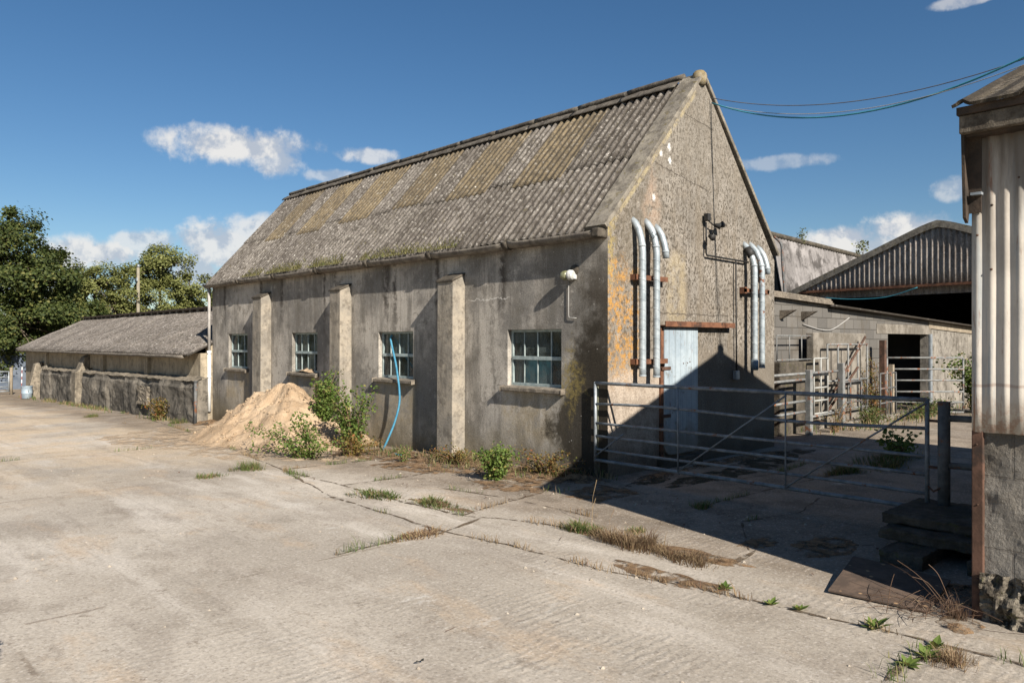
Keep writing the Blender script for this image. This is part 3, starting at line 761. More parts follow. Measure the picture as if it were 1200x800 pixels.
# windows
def window(y0, y1, z0, z1, n, kind):
    fx = .075
    fr = MB(); t = .017
    zm = z0 + (z1 - z0) * .5
    fr.box(fx, fx + .045, y0, y0 + .04, z0, z1); fr.box(fx, fx + .045, y1 - .04, y1, z0, z1)
    fr.box(fx - .002, fx + .043, y0 + .04, y1 - .04, z0, z0 + .045); fr.box(fx - .002, fx + .043, y0 + .04, y1 - .04, z1 - .035, z1)
    fr.box(fx - .016, fx + .04, y0 + .04, y1 - .04, zm - .028, zm + .024)
    for k in range(1, n):
        y = y0 + (y1 - y0) * k / n
        fr.box(fx + .004, fx + .036, y - t / 2, y + t / 2, z0 + .045, zm - .028)
        fr.box(fx + .004, fx + .036, y - t / 2, y + t / 2, zm + .024, z1 - .035)
    w = fr.build('window', M['frame'], farm, bevel=.003)
    pn = MB()
    for k in range(n):
        for za, zb_ in ((z0 + .03, zm), (zm, z1 - .02)):
            ya, yb = y0 + (y1 - y0) * k / n, y0 + (y1 - y0) * (k + 1) / n; q = [fx + .02 + random.uniform(-.005, .005) for _ in range(3)]; q.append(q[0] + q[2] - q[1])
            pn.add([(q[0], ya, za), (q[1], ya, zb_), (q[2], yb, zb_), (q[3], yb, za)], [(0, 1, 2, 3)])
    pn.build('pane', M['glass'], w)
    c = MB(); cw = (y1 - y0) / n
    if kind == 'teal':
        c.box(.101, .112, y0 + cw, y0 + 3 * cw, z0 + .01, zm - .02); c.build('board', M['teal'], w)
        c = MB(); c.grid(lambda u, v: V((.15 + .012 * sin(u * 26), y0 + (y1 - y0) * (.72 + .27 * u), z0 + (zm - z0) * v)), 30, 2); c.build('curtain', M['curtain'], w, smooth=True)
    elif kind == 'sheet':
        c.grid(lambda u, v: V((.13 + .012 * sin(u * 40 + v * 2), y0 + (y1 - y0) * (.05 + .9 * u), zm + (z1 - zm) * v)), 50, 3); c.build('curtain', M['curtain'], w, smooth=True)
    elif kind == 'half':
        c.box(.101, .112, y0 + cw * 1.0, y0 + cw * 2.0, z0, zm - .02); c.build('board', M['curtain'], w)
    s = MB()
    def fn(u, v): return None
    N = 10; vs = []
    for i in range(N + 1):
        y = y0 - .07 + (y1 - y0 + .14) * i / N; j = .008 * n3(y * 6, z0, 2)
        for (xx, zz) in ((.074, -.055), (-.085 + j, -.07 + j), (-.085 + j, -.012 + j), (.074, .010)):
            vs.append((xx, y, z0 + zz - .004))
    s.add(vs, [(i * 4 + k, i * 4 + (k + 1) % 4, (i + 1) * 4 + (k + 1) % 4, (i + 1) * 4 + k) for i in range(N) for k in range(4)] + [(0, 1, 2, 3), (N * 4, N * 4 + 3, N * 4 + 2, N * 4 + 1)])
    s.build('sill', M['sill'], w, bevel=.01)
window(*WIN[0], 3, ''); window(*WIN[1], 4, 'half'); window(*WIN[2], 4, 'sheet'); window(*WIN[3], 4, 'teal')
b = MB(); b.box(.30, W - .26, .26, L - .26, -.3, -.2); b.build('floor', M['inside'], farm)
b = MB(); b.box(2.2, 2.25, .3, L - .3, -.2, 3.1); b.build('partition', M['inside'], farm)

# door on its rusty track
b = MB(); poly = []
dx0, dx1, dz0, dz1 = 1.17, 1.99, .17, 1.95
for cx, cz, a0 in ((dx0 + .15, dz0 + .15, pi), (dx1 - .15, dz0 + .15, 1.5 * pi)):
    for k in range(7):
        a = a0 + k * pi / 12; poly.append((cx + .15 * cos(a), -.045, cz + .15 * sin(a)))
poly += [(dx1, -.045, dz1), (dx0, -.045, dz1)]
b.prism(poly, (0, .035, 0)); dr = b.build('door', M['door'], farm, bevel=.006)
for z in (1.38, .72):
    b = MB(); b.box(1.10, 1.30, -.058, -.046, z - .022, z + .022); b.build('hinge', M['rustdark'], dr)
for (x, z) in ((1.62, 1.44), (1.72, 1.445), (1.78, 1.46)):
    b = MB(); b.lathe((x, -.046, z), (0, -1, 0), [(0, .010), (.006, .009), (.010, .003)], 8); b.build('bolt', M['rustdark'], dr)
b = MB(); b.box(1.10, 1.165, -.03, -.003, .05, 1.94); b.build('door_frame', M['rust'], farm)
b = MB(); b.box(1.10, 2.90, -.105, -.003, 1.965, 1.978); b.box(1.10, 2.90, -.115, -.101, 1.955, 2.03); b.build('door_track', M['rust'], farm)
b = MB(); b.box(1.05, 2.05, -.10, -.003, -.1, .13); b.build('threshold', M['cap'], farm, bevel=.02)
# brick quoin showing at the far corner
# downpipe
b = MB()
b.tube([(-.10, L - .05, ZE - .1), (-.10, L - .05, 1.5)], .035, 10); b.build('downpipe', M['greypipe'], farm, smooth=True)
b = MB(); b.tube([(-.10, L - .05, 1.5), (-.10, L - .05, .02)], .042, 10)
b.tube([(-.10, L - .05, 1.52), (-.10, L - .05, 1.44)], .052, 10); b.tube([(-.10, L - .05, .9), (-.10, L - .05, .85)], .050, 10)
b.build('downpipe', M['plastic'], farm, smooth=True)

# ------------------------------------------------------------------ fittings on the walls
lamp = thing('wall_lamp', 'bulkhead lamp with white base and dirty yellow-green glass beneath the gutter', 'lamp', (0, .60, 2.63))
b = MB(); b.lathe((-.075, .52, 2.63), (-.25, 1, 0), [(0, .045), (.015, .065), (.05, .07), (.075, .066), (.08, .05)], 18); b.box(-.05, -.002, .53, .62, 2.58, 2.68); b.build('lamp_base', simple('dirty_white_casing', (.42, .42, .39), (.60, .60, .57), 14, .5), lamp, smooth=False, bevel=.004)
b = MB(); b.lathe((-.095, .605, 2.63), (-.25, 1, -.05), [(0, .056), (.03, .066), (.07, .062), (.10, .044), (.115, .02)], 18); b.build('lamp_glass', M['lampglass'], lamp, smooth=True)
b = MB(); b.lathe((-.003, .56, 2.70), (-1, 0, 0), [(0, .07), (.02, .07), (.05, .03)], 14); b.build('lamp_hood', M['cap'], lamp, smooth=True)
b = MB(); b.tube([(-.02, .66, 2.56), (-.02, .66, 2.10), (-.02, .65, 2.07), (-.02, .60, 2.065), (-.02, .52, 2.06)], .006, 6); b.build('conduit', M['palecable'], lamp, smooth=True)

def duct(name, x, d, z1, z0, par, r=.046, mat='duct', short=False):
    b = MB()
    path = [(x, .03, z1 + .03), (x, -.03, z1 - .02), (x, -.03 - (d - .03) * .45, z1 - .11), (x, -.03 - (d - .03) * .75, z1 - .22), (x, -.03 - (d - .03) * .93, z1 - .32), (x, -d, z1 - .42)]
    if not short: path += [(x, -d, z1 - .43 - (z1 - .43 - z0) * k / 14) for k in range(1, 15)]
    b.tube(path, r, 14)
    o = b.build('duct', M[mat], par, smooth=True)
    s = MB()
    if not short:
        zz = z1 - .44; hel = []
        n = int((zz - z0) / .13 * 12)
        for k in range(n):
            a = 2 * pi * k / 12; hel.append((x + cos(a) * (r + .001), -d + sin(a) * (r + .001), zz - .13 * k / 12))
        s.tube(hel, .0035, 4)
        s.lathe((x, -d, z0 + .02), (0, 0, -1), [(0, r + .004), (.02, r + .004)], 14)
    s.lathe(V(path[4]), V(path[5]) - V(path[4]), [(0, r + .004), (.03, r + .004)], 14)
    s.build('seam', M['seam'], o, smooth=True)
    return o
dl = thing('vent_ducts', 'cluster of three galvanised spiral ducts on two rusty brackets left of the door', 'ducts', (.8, -.1, 1.3), 'galvanised ducts on the gable')
duct('duct', .53, .15, 3.34, 1.29, dl); dd = duct('duct', .81, .17, 3.35, 1.27, dl); duct('duct', 1.04, .16, 3.30, 2.9, dl, short=True)
b = MB()
for k in range(26):
    a = random.uniform(0, 6.28); p = V((.81, -.085 - random.uniform(0, .06), 3.20 - random.uniform(0, .16)))
    b.tube([p + V((cos(a + t) * .06, sin(a + t) * .05, .03 * sin(3 * t + a))) for t in (0, .5, 1, 1.5, 2)], .003, 4)
b.build('wire_wrap', M['wire'], dd)
for z in (2.60, 1.485):
    b = MB(); b.box(.46, 1.16, -.105, -.085, z - .035, z + .03); b.box(.46, .51, -.10, .0, z - .04, z + .035); b.box(1.09, 1.15, -.10, .0, z - .03, z + .03); b.build('bracket', M['rust'], dl)
dr2 = thing('vent_ducts', 'cluster of three rust-flecked spiral ducts near the right edge of the gable', 'ducts', (3.6, -.1, 1.3), 'galvanised ducts on the gable')
duct('duct', 3.37, .18, 3.27, 1.30, dr2); duct('duct', 3.56, .20, 3.28, 1.33, dr2, mat='ductrust'); duct('duct', 3.80, .17, 3.25, 2.9, dr2, short=True)
b = MB(); b.tube([(3.37, -.05, 3.22), (3.37, -.13, 3.08)], .058, 12); b.build('tape', M['wire'], dr2, smooth=True)
b = MB(); b.tube([(3.37, -.18, 1.46), (3.37, -.18, 1.31)], .056, 12); b.build('tape', simple('blue_grey_tape', (.14, .20, .25), (.2, .26, .3)), dr2, smooth=True)
b = MB(); b.box(3.22, 3.98, -.10, -.08, 2.52, 2.58); b.box(3.22, 3.28, -.1, 0, 2.50, 2.60); b.box(3.92, 3.98, -.1, 0, 2.51, 2.59); b.build('bracket', M['rust'], dr2)

fl = thing('floodlight', 'small black twin floodlight on conduit high on the mottled gable', 'floodlight', (2.2, 0, 3.4))
b = MB(); b.tube([(2.20, -.05, 3.50), (2.20, -.05, 3.05), (2.22, -.05, 3.02), (3.40, -.05, 3.0)], .014, 6); b.tube([(3.03, -.05, 3.0), (3.05, -.05, 1.30)], .013, 6); b.build('conduit', M['wire'], fl, smooth=True)
b = MB(); b.box(2.16, 2.24, -.11, -.03, 3.52, 3.63); b.build('sensor_box', M['wire'], fl, bevel=.01)
for cx, cz, ax in ((2.34, 3.47, (.6, -.8, -.2)), (2.45, 3.46, (.9, -.5, .5)), (2.20, 3.30, (-.2, -1, -.5))):
    b = MB(); b.lathe((cx, -.10, cz), ax, [(0, .025), (.04, .035), (.08, .05), (.09, .05)], 12); b.build('lamp_head', M['wire'], fl, smooth=True)
b = MB(); b.tube([(2.20, -.09, 3.52), (2.34, -.09, 3.47), (2.44, -.09, 3.47)], .011, 6); b.build('arm', M['wire'], fl)
b = MB(); b.box(3.0, 3.10, -.08, -.01, 1.16, 1.30); b.build('junction_box', M['galv'], fl, bevel=.012)
def sag(p0, p1, s, n=24):
    p0, p1 = V(p0), V(p1)
    return [p0 + (p1 - p0) * (i / n) + V((0, 0, -4 * s * (i / n) * (1 - i / n))) for i in range(n + 1)]
b = MB(); b.tube(sag((2.40, -.02, 5.31), (1.5, -4.68, 4.80), .50), .011, 6); tag(b.build('overhead_cable', M['bluecable'], smooth=True), 'thick blue-green cable sagging from the gable apex to the right', 'cable', 'overhead cables')
b = MB(); b.tube(sag((2.36, -.02, 5.38), (1.56, -4.68, 4.72), .34), .006, 5); tag(b.build('overhead_cable', M['greycable'], smooth=True), 'thin dark cable above the thick blue-green one at the gable apex', 'cable', 'overhead cables')
b = MB(); b.tube(sag((2.41, -.02, 5.30), (1.44, -4.68, 4.64), .38), .005, 5); tag(b.build('overhead_cable', M['palecable'], smooth=True), 'thin pale cable hanging beside the thick blue-green cable', 'cable', 'overhead cables')

# blue water pipe out of the third window
b = MB()
hp = [(.10, 4.98, 1.86), (.06, 4.96, 1.80), (.02, 4.86, 1.66), (-.04, 4.67, 1.40), (-.12, 4.49, 1.17), (-.16, 4.38, .92), (-.20, 4.33, .69), (-.28, 4.34, .41), (-.38, 4.37, .16), (-.46, 4.42, -.05)]
def spline(P, k=6):
    P = [V(p) for p in P]; out = []
    for i in range(len(P) - 1):
        a = P[max(i - 1, 0)]; c = P[i]; d = P[i + 1]; e = P[min(i + 2, len(P) - 1)]
        for j in range(k):
            t = j / k
            out.append(.5 * ((2 * c) + (d - a) * t + (2 * a - 5 * c + 4 * d - e) * t * t + (3 * c - a - 3 * d + e) * t ** 3))
    return out + [P[-1]]
b.tube(spline(hp), .018, 8); tag(b.build('water_pipe', M['blue'], smooth=True), 'bright blue plastic pipe hanging out of the window to the ground', 'pipe')
b = MB(); b.tube([(-.62, 3.95, -.035), (-.66, 3.62, -.03)], .018, 8); tag(b.build('pipe_offcut', M['blue'], smooth=True), 'short blue pipe offcut lying at the foot of the wall', 'pipe')

# sand heap
def sand():
    cx, cy, top = -.62, 7.55, .98
    na, nr = 120, 46; vs = []
    for i in range(nr + 1):
        t = i / nr
        for k in range(na):
            a = 2 * pi * k / na
            ry = 2.5 if sin(a) > 0 else 2.45
            rx = 1.62
            R = 1.0 / sqrt((cos(a) / rx) ** 2 + (sin(a) / ry) ** 2) * (1 + .10 * fbm(cos(a), sin(a), 4, 1.5, 3))
            x = cx + cos(a) * R * t; y = cy + sin(a) * R * t
            if x > -.01: x = -.01
            prof = (1 - t) ** 1.12 if t > .06 else (1 - .06) ** 1.12 + .01
            h = (top - gz(x, y)) * prof
            h += (.17 * fbm(x, y, 2, 1.2, 4) + .06 * fbm(x, y, 7, 5, 4) - .05 * abs(fbm(a * 2.2, t * .8, 3, 2.4, 3))) * min(1, 5 * t) * min(1.0, 4 * (1 - t))
            h *= 1 + .16 * sin(a * 3 + 1) * t * (1 - t) * 3
            vs.append((x, y, yz(x, y) + max(h, 0) + (.004 if i < nr else -.01)))
    fs = [(i * na + k, (i + 1) * na + k, (i + 1) * na + (k + 1) % na, i * na + (k + 1) % na) for i in range(nr) for k in range(na)]
    b = MB(); b.add(vs, fs)
    for _ in range(260):
        t = random.uniform(.15, .98); a = random.uniform(pi * .45, pi * 1.6)
        i = int(t * nr); k = int(a / (2 * pi) * na) % na
        p = vs[i * na + k]; r = random.choice([.012, .018, .028, .04])
        vv = [(p[0] + r * random.uniform(-1, 1) * .3 + r * dx, p[1] + r * dy, p[2] + r * dz) for dx, dy, dz in ((1, 0, .1), (0, 1, .2), (-1, 0, .1), (0, -1, .1), (.1, .1, .9), (0, 0, -.6))]
        b.add(vv, [(0, 1, 4), (1, 2, 4), (2, 3, 4), (3, 0, 4), (1, 0, 5), (2, 1, 5), (3, 2, 5), (0, 3, 5)])
    return tag(b.build('sand_heap', M['sand'], smooth=True), 'conical heap of pale orange sand tipped against the wall', 'sand heap')
sand()
b = MB()
for (cx, cy, rx, ry, rz) in [(-1.5, 8.3, 1.3, 2.3, .1), (-1.9, 6.3, .9, 1.4, -.2), (-1.1, 4.6, .9, .7, .2), (-2.4, 9.5, .9, 1.6, .3), (-1.0, 10.6, .8, 1.2, 0)]:
    patch(b, cx, cy, rx, ry, .010, cx * 5 + cy)
tag(b.build('scattered_sand', None or ragged(ms2.m, 3.2, .44, .58), smooth=True), 'thin scatter of sand washed out around the heap', 'sand', kind='stuff')
# sand caught on the second sill
b = MB()
for k in range(3):
    patch(b, 0, 0, .1, .1, .05, 3) if False else None
b.grid(lambda u, v: V((-.07 + .14 * v, 7.62 + .62 * u, 1.125 + .10 * max(0, sin(pi * u)) * (.4 + .6 * v) * (.7 + .6 * n3(u * 6, v * 3, 8)))), 16, 5)
tag(b.build('spilled_sand', M['sand'], smooth=True), 'small drift of sand lying on the sill behind the heap', 'sand')

# ------------------------------------------------------------------ field gate and posts
def gate6(par, P0, P1, zs, mats, verts, diags, r=.0165, bend=None):
    """rails between two ends; verts/diags given as fractions along the gate"""
    P0, P1 = V(P0), V(P1)
    def at(t, z): p = P0 + (P1 - P0) * t; return V((p.x, p.y, z))
    for i, z in enumerate(zs):
        b = MB(); pts = [at(t / 12, z + (bend[i] * sin(pi * t / 12 * 2.2) if bend and i in bend else 0) + .004 * n3(t, z, 5)) for t in range(13)]
        b.tube(pts, r * (1.3 if i == 0 or i == len(zs) - 1 else 1.0), 8); b.build('rail', mats[0], par, smooth=True)
    for t in (0, 1):
        b = MB(); b.tube([at(t, zs[-1] - .02), at(t, zs[0] + .015)], r * 1.25, 8); b.build('stile', mats[1 if t == 0 else 0], par, smooth=True)
    n = (P1 - P0).normalized().cross(V((0, 0, 1))) * (r * 1.5)
    for t in verts:
        b = MB(); p, q = at(t, zs[-1]), at(t, zs[0]); b.tube([p + n, q + n], r * .62, 6); b.build('brace', mats[0], par, smooth=True)
    for (ta, za, tb, zb) in diags:
        b = MB(); b.tube([at(ta, za) + n * 1.1, at(tb, zb) + n * 1.1], r * .62, 6); b.build('brace', mats[0], par, smooth=True)
gt = thing('field_gate', 'wide six-rail tubular steel gate closing the passage beside the door', 'gate', (-.05, -1.8, .2))
GZ = [1.215, .945, .70, .535, .365, .225]
gate6(gt, (-.05, .165, 0), (-.05, -3.79, 0), GZ, [M['gatesteel'], M['galv']], [.323, .658], [(.325, .24, .66, 1.19), (.66, .24, 1.0, 1.19), (0, .26, .12, .60)], bend={1: .022, 4: -.008})
gp = thing('gate_post', 'short weathered post at the building corner holding the pale gate end', 'post', (-.05, .17, 0), 'posts of the wide gate')
b = MB(); b.box(-.02, .09, .12, .22, -.1, .22); b.build('post_base', M['mossblock'], gp, bevel=.01)
b = MB(); b.tube([(.03, .17, .2), (.03, .165, 1.17)], .035, 8); b.build('post', simple('green_post', (.16, .165, .11), (.22, .22, .15)), gp, smooth=True)
hp_ = thing('gate_post', 'thick dark steel post beside the concrete blocks with two short rails', 'post', (-.05, -3.92, .28), 'posts of the wide gate')
b = MB(); b.tube([(-.05, -3.93, .05), (-.05, -3.93, 1.21)], .052, 12); b.build('post', M['gatedark'], hp_, smooth=True)
for z in (1.06, .64):
    b = MB(); b.tube([(-.05, -3.93, z), (-.03, -4.72, z + .02)], .030, 8); b.build('rail', M['gatedark'], hp_, smooth=True)
    b = MB(); b.tube([(-.05, -3.80, z - .03), (-.05, -3.90, z - .03)], .014, 6); b.build('hinge', M['rustdark'], hp_)
b = MB(); b.tube([(-.09, -3.81, .44), (-.10, -3.86, .40), (-.09, -3.92, .44)], .010, 5); b.build('chain', M['rustdark'], hp_)

# ------------------------------------------------------------------ concrete blocks, steel plate
def rough_block(name, x0, x1, y0, y1, z0, z1, mat, seed, label, cat, group=None, nsub=26, amp=.012):
    b = MB(); c = V(((x0 + x1) / 2, (y0 + y1) / 2, (z0 + z1) / 2)); h = V(((x1 - x0) / 2, (y1 - y0) / 2, (z1 - z0) / 2))
    for ax in range(3):
        for s in (-1, 1):
            def fn(u, v, ax=ax, s=s):
                q = [0, 0, 0]; q[ax] = s; q[(ax + 1) % 3] = (2 * u - 1) * s; q[(ax + 2) % 3] = 2 * v - 1
                p = V((c.x + q[0] * h.x, c.y + q[1] * h.y, c.z + q[2] * h.z))
                e = V((q[0], q[1], q[2])); rr = sorted([abs(k) for k in e])
                sh = 1 - .02 * max(0, rr[1] - .8) * 4
                d = V((fbm(p.x, p.y, p.z + seed, 9, 5), fbm(p.y, p.z, p.x + seed, 9, 5), fbm(p.z, p.x, p.y + seed, 9, 5))) * amp
                return c + (p - c) * sh + d
            b.grid(fn, nsub, nsub)
    o = b.build(name, mat, smooth=False)
    if label: tag(o, label, cat, group)
    return o
gB = 'concrete blocks stacked under the gate post'
rough_block('concrete_block', -.78, .12, -4.62, -3.66, .205, .285, M['mossblock'], 1, 'flat concrete slab on top of the pile carrying the gate post', 'concrete block', gB)
rough_block('concrete_block', -1.0, .10, -4.66, -3.72, .115, .20, M['mossblock'], 5, 'middle concrete slab of the pile beneath the gate post', 'concrete block', gB)
rough_block('concrete_block', -1.36, .05, -4.18, -3.86, -.03, .112, M['mossblock'], 9, 'low mossy concrete block at the left foot of the pile', 'concrete block', gB)
rough_block('concrete_block', -1.22, .05, -4.70, -4.44, -.03, .112, M['mossblock'], 13, 'low mossy concrete block between the pile and rusty corner post', 'concrete block', gB)
b = MB()
b.prism([(-2.34, -3.90, .012), (-1.58, -3.76, .075), (-1.60, -4.45, .05), (-2.28, -4.52, .006)], (0, 0, .010))
mp = Mat('rusty_plate', .85, .2); _c = mp.mix(mp.step(mp.noise(6, 6, .7), .4, .62), (.075, .055, .042), (.12, .085, .062))
_c = mp.mix(mp.step(mp.voro(9), .16, .08), _c, (.34, .22, .12)); mp.color(_c); mp.bump(mp.noise(40, 4), .3, .005)
tag(b.build('steel_plate', mp.m), 'rusty steel plate lying tilted on the concrete by the corner post', 'steel plate')

# ------------------------------------------------------------------ right-hand building
RX, RY = -2.12, -4.73; RHX = 1.48; REY = -13.0; RK = .395
rb = thing('corrugated_shed', 'cream corrugated iron shed on rock-faced block wall at the right edge', 'building', (RX, RY, 0))
b = MB(); ny = int((RY - REY) / .0762 * 8)
b.grid(lambda u, v: V((RX - .004 + .0085 * cos(2 * pi * (RY + (REY - RY) * u) / .0762) + .006 * n3(u * 40, v * 3, 1) - .01, RY + (REY - RY) * u, 1.18 + .006 * n3(u * 60, 1, 1) + 1.98 * v)), ny, 8)
b.build('cladding', M['clad'], rb, smooth=True, solid=.002)
b = MB(); bb = b
def wallf(u, v):
    y = RY - .065 + (REY - RY) * u; z = .27 + .93 * v
    return V((RX + .012 + .010 * fbm(y, z, 2, 7, 4), y, z))
b.grid(wallf, 420, 46); b.build('block_wall', M['block'], rb)
b = MB()
def rub(u, v):
    y = RY - .05 + (REY - RY) * u * .5; z = -.12 + .42 * v
    return V((RX - .03 * (1 - v) + .085 * fbm(y, z, 6, 3.5, 5) + .05 * fbm(y, z, 9, 13, 3) - .02, y, z))
b.grid(rub, 260, 30); b.build('footing', M['rubble'], rb)
b = MB(); b.box(RX - .016, RX + .06, RY - .066, RY - .0, -.05, 1.185); cp = b.build('corner_post', M['rustdark'], rb, bevel=.006)
for z in (.25, .72, 1.1):
    b = MB(); b.lathe((RX - .016, RY - .03 + .01 * sin(z * 40), z), (-1, 0, 0), [(0, .006), (.004, .005), (.006, .002)], 8); b.build('bolt', M['rustdark'], cp)
zt = lambda x: 3.20 + RK * (x + 2.30)
gy = [(RX + .03, 0), (5.05, 0), (5.05, 3.2), (RHX, zt(RHX) - .05), (RX + .03, 3.18)]
b = MB(); b.prism([(x, RY - .01, z) for x, z in gy], (0, -.08, 0)); b.build('gable_wall', M['clad'], rb)
b = MB(); b.box(5.0, 5.06, REY, RY - .1, 0, 3.2); b.build('side_wall', M['clad'], rb)
# roof: ridged old sheets with a ragged verge
b = MB()
def rroof(side, lift, amp):
    def fn(u, v):
        y = RY + .055 - 8.3 * u; x = -2.33 + (RHX + 2.33) * v
        rag = .014 * fbm(x * 2, 3, 1, 4.2, 4) if u < .003 else 0
        sag_ = 0.0
        rib = amp * max(0, cos(2 * pi * (y - RY) / .34)) ** 8
        z = zt(x) + lift + rib + .006 * n3(y * 2, x * 2, 2) + sag_
        if side < 0: x = 2 * RHX - x
        return V((x, y + rag, z))
    return fn
b.grid(rroof(1, .02, .03), 420, 26); b.grid(rroof(-1, .02, .0), 10, 6)
rr = b.build('roof', M['oldroof'], rb, smooth=False, solid=.02)
b = MB(); b.lathe((RHX, RY - .05, zt(RHX)), (0, 0, 1), [(0, .07), (.05, .06), (.09, .085), (.14, .085), (.18, .03)], 12); b.build('finial', M['finial'], rr, smooth=True)
b = MB()
b.box(RX - .16, RX - .11, REY, RY + .03, 3.045, 3.155); b.build('fascia', M['fascia'], rb, bevel=.006)
b = MB(); b.box(RX - .18, RX - .02, REY, RY + .038, 3.158, 3.205); b.box(RX - .108, RX + .02, REY, RY + .02, 3.03, 3.155); b.build('eave_board', M['darkboard'], rb)
b = MB()
b.prism([(RX - .12, RY + .012, 3.05), (RX - .03, RY + .012, 3.05), (RX + .0, RY + .012, 2.62), (RX - .035, RY + .012, 2.50), (RX - .085, RY + .012, 2.53)], (0, .018, 0))
b.box(RX - .032, RX - .022, RY - .06, RY + .012, 2.56, 3.04)
b.build('flashing', M['darkboard'], rb)
b = MB(); b.box(RX - .075, RX - .03, RY - .07, RY - .01, 2.668, 2.684); b.build('clip', M['galv'], rb)
for (yy, z) in ((RY - .115, 2.60), (RY - .112, 2.2), (RY - .26, 2.75), (RY - .035, 2.42)):
    b = MB(); b.lathe((RX - .02, yy, z), (-1, 0, 0), [(0, .008), (.006, .007), (.010, .003)], 8); b.build('bolt', M['rustdark'], rb)

# ------------------------------------------------------------------ low shed on the left
SY0, SY1 = 12.64, 32.0
ls = thing('low_shed', 'long low shed with grey corrugated roof beyond the tall building', 'building', (-.35, 20, -.3))
b = MB(); b.box(-.30, -.10, SY0, SY1, -.9, 1.46); b.box(4.6, 4.8, SY0 + .2, SY1, -.9, 1.46); b.prism([(-.10, SY1, -.9), (4.6, SY1, -.9), (4.6, SY1, 1.5), (2.0, SY1, 2.6), (-.10, SY1, 1.5)], (0, -.2, 0))
b.prism([(-.099, SY0, -.9), (-.002, SY0, -.9), (-.002, SY0, 1.66), (-.099, SY0, 1.6)], (0, .2, 0))
b.build('wall', M['shedwall'], ls)
RKs = 1.32 / 2.66
b = MB(); n = int((SY1 - SY0 + .6) / .146 * 6)
def srf(flip):
    def fn(u, v):
        y = SY0 - .02 + (SY1 - SY0 + .32) * u; x = -.62 + 2.66 * v
        z = 1.43 + RKs * (x + .62) + .034 * cos(2 * pi * y / .146) + .02 * n3(y * .9, x, 3) - (.02 if v > .5 else 0)
        if flip: x = 4.1 - x
        return V((x, y, z))
    return fn
b.grid(srf(False), n, 8); b.grid(srf(True), 60, 2)
sr = b.build('roof', M['shedroof'], ls, smooth=True, solid=.014)
b = MB()
b.box(1.86, 2.26, SY0 - .02, SY1 + .25, 2.79, 2.85); b.build('ridge_board', M['darkboard'], sr)
y = SY0 + .3
while y < SY1:
    b = MB(); b.box(1.90, 2.0, y, y + .16, 2.68, 2.79); b.build('ridge_block', M['sill'], sr); y += .62

b = MB(); b.box(1.98, 2.10, SY0 + .02, SY1 + .2, 2.66, 2.788); b.build('ridge_core', M['darkboard'], sr)
b = MB(); b.tube([(-.60, SY0 + .3 + (SY1 - SY0) * t / 30, 1.375 + .02 * n3(t * .7, 1, 1)) for t in range(31)], .045, 8); b.build('gutter', M['gutter'], ls, smooth=True)
for y in (16.2, 20.4, 27.9):
    b = MB(); b.box(-.40, -.302, y, y + .28, -.7, 1.40); b.build('pilaster', M['shedwall'], ls)

def tank(name, label, y0, y1, seed, x0=-.66):
    t = thing(name, label, 'wall', (x0, (y0 + y1) / 2, gz(0, y0)), 'stained walls before the low shed')
    b = MB(); n = int((y1 - y0) * 6)
    def face(u, v):
        y = y0 + (y1 - y0) * u; z0 = gz(0, y) - .12
        top = .80 - .008 * (y - 12) + .04 * fbm(y, 1, seed, .9, 3)
        bl = .03 * (1 if sin(y * 2.1 + seed) > .1 else -1) + .05 * fbm(y, v * 2, seed, 1.3, 4)
        return V((x0 + bl + .05 * (v > .9) * v, y, z0 + (top - z0) * v))
    b.grid(face, n, 14)
    for ye in (y0, y1):
        b.add([(x0, ye, -.9), (-.31, ye, -.9), (-.31, ye, .88), (x0 + .05, ye, .78)], [(0, 1, 2, 3)])
    b.build('face', M['tank'], t)
    c = MB()
    c.grid(lambda u, v: V((x0 + .015 + .03 * fbm(y0 + (y1 - y0) * u, 5, seed, 2, 3) + (.36) * v, y0 + (y1 - y0) * u,
                           .795 - .008 * (y0 + (y1 - y0) * u - 12) + .035 * fbm(y0 + (y1 - y0) * u, v * 2, seed, 2.6, 5) + .10 * v ** .7)), n, 6)
    c.build('mortar_top', M['tanktop'], t)
    return t
t1 = tank('stained_wall', 'longer black-stained concrete wall before the low shed', 12.15, 21.9, 1)
b = MB(); b.grid(lambda u, v: V((-.74 + .03 * fbm(u * 3, v * 3, 2, 2, 4) + .05 * (abs(u - .5) > .45), 15.1 + .95 * u + .1 * n3(v * 3, 1, 1), .05 + .5 * v + .08 * n3(u * 3, 2, 2))), 12, 10); b.build('exposed_stone', M['tanktop'], t1)
b = MB(); b.grid(lambda u, v: V((-.74 + .03 * fbm(u * 3, v * 3, 6, 2, 4), 13.75 + .5 * u + .1 * n3(v * 3, 3, 1), -.02 + .3 * v + .08 * n3(u * 3, 4, 2))), 8, 8); b.build('exposed_stone', M['tanktop'], t1)
t2 = tank('stained_wall', 'shorter black-stained concrete wall farther along the low shed', 22.9, 27.6, 5)
b = MB()
b.prism([(-.76, 22.25, -.6), (-.305, 22.25, -.6), (-.305, 22.25, 1.30), (-.45, 22.25, 1.22), (-.62, 22.25, .78), (-.74, 22.25, .72)], (0, .5, 0))
tag(b.build('buttress_fin', M['tanktop'], bevel=.02), 'tan concrete buttress fin between the two black-stained walls', 'buttress')
b = MB()
b.prism([(-.95, 28.7, -.7), (-.36, 28.7, -.7), (-.36, 28.7, .95), (-.6, 28.7, .85)], (0, .4, 0))
tag(b.build('buttress_fin', M['tanktop'], bevel=.02), 'tan concrete buttress fin at the far end behind the metal bin', 'buttress')
b = MB(); b.tube([(-.66, 12.02, -.25), (-.65, 12.02, .80)], .04, 8); b.lathe((-.65, 12.02, .78), (0, 0, 1), [(0, .05), (.04, .05), (.045, .01)], 8)
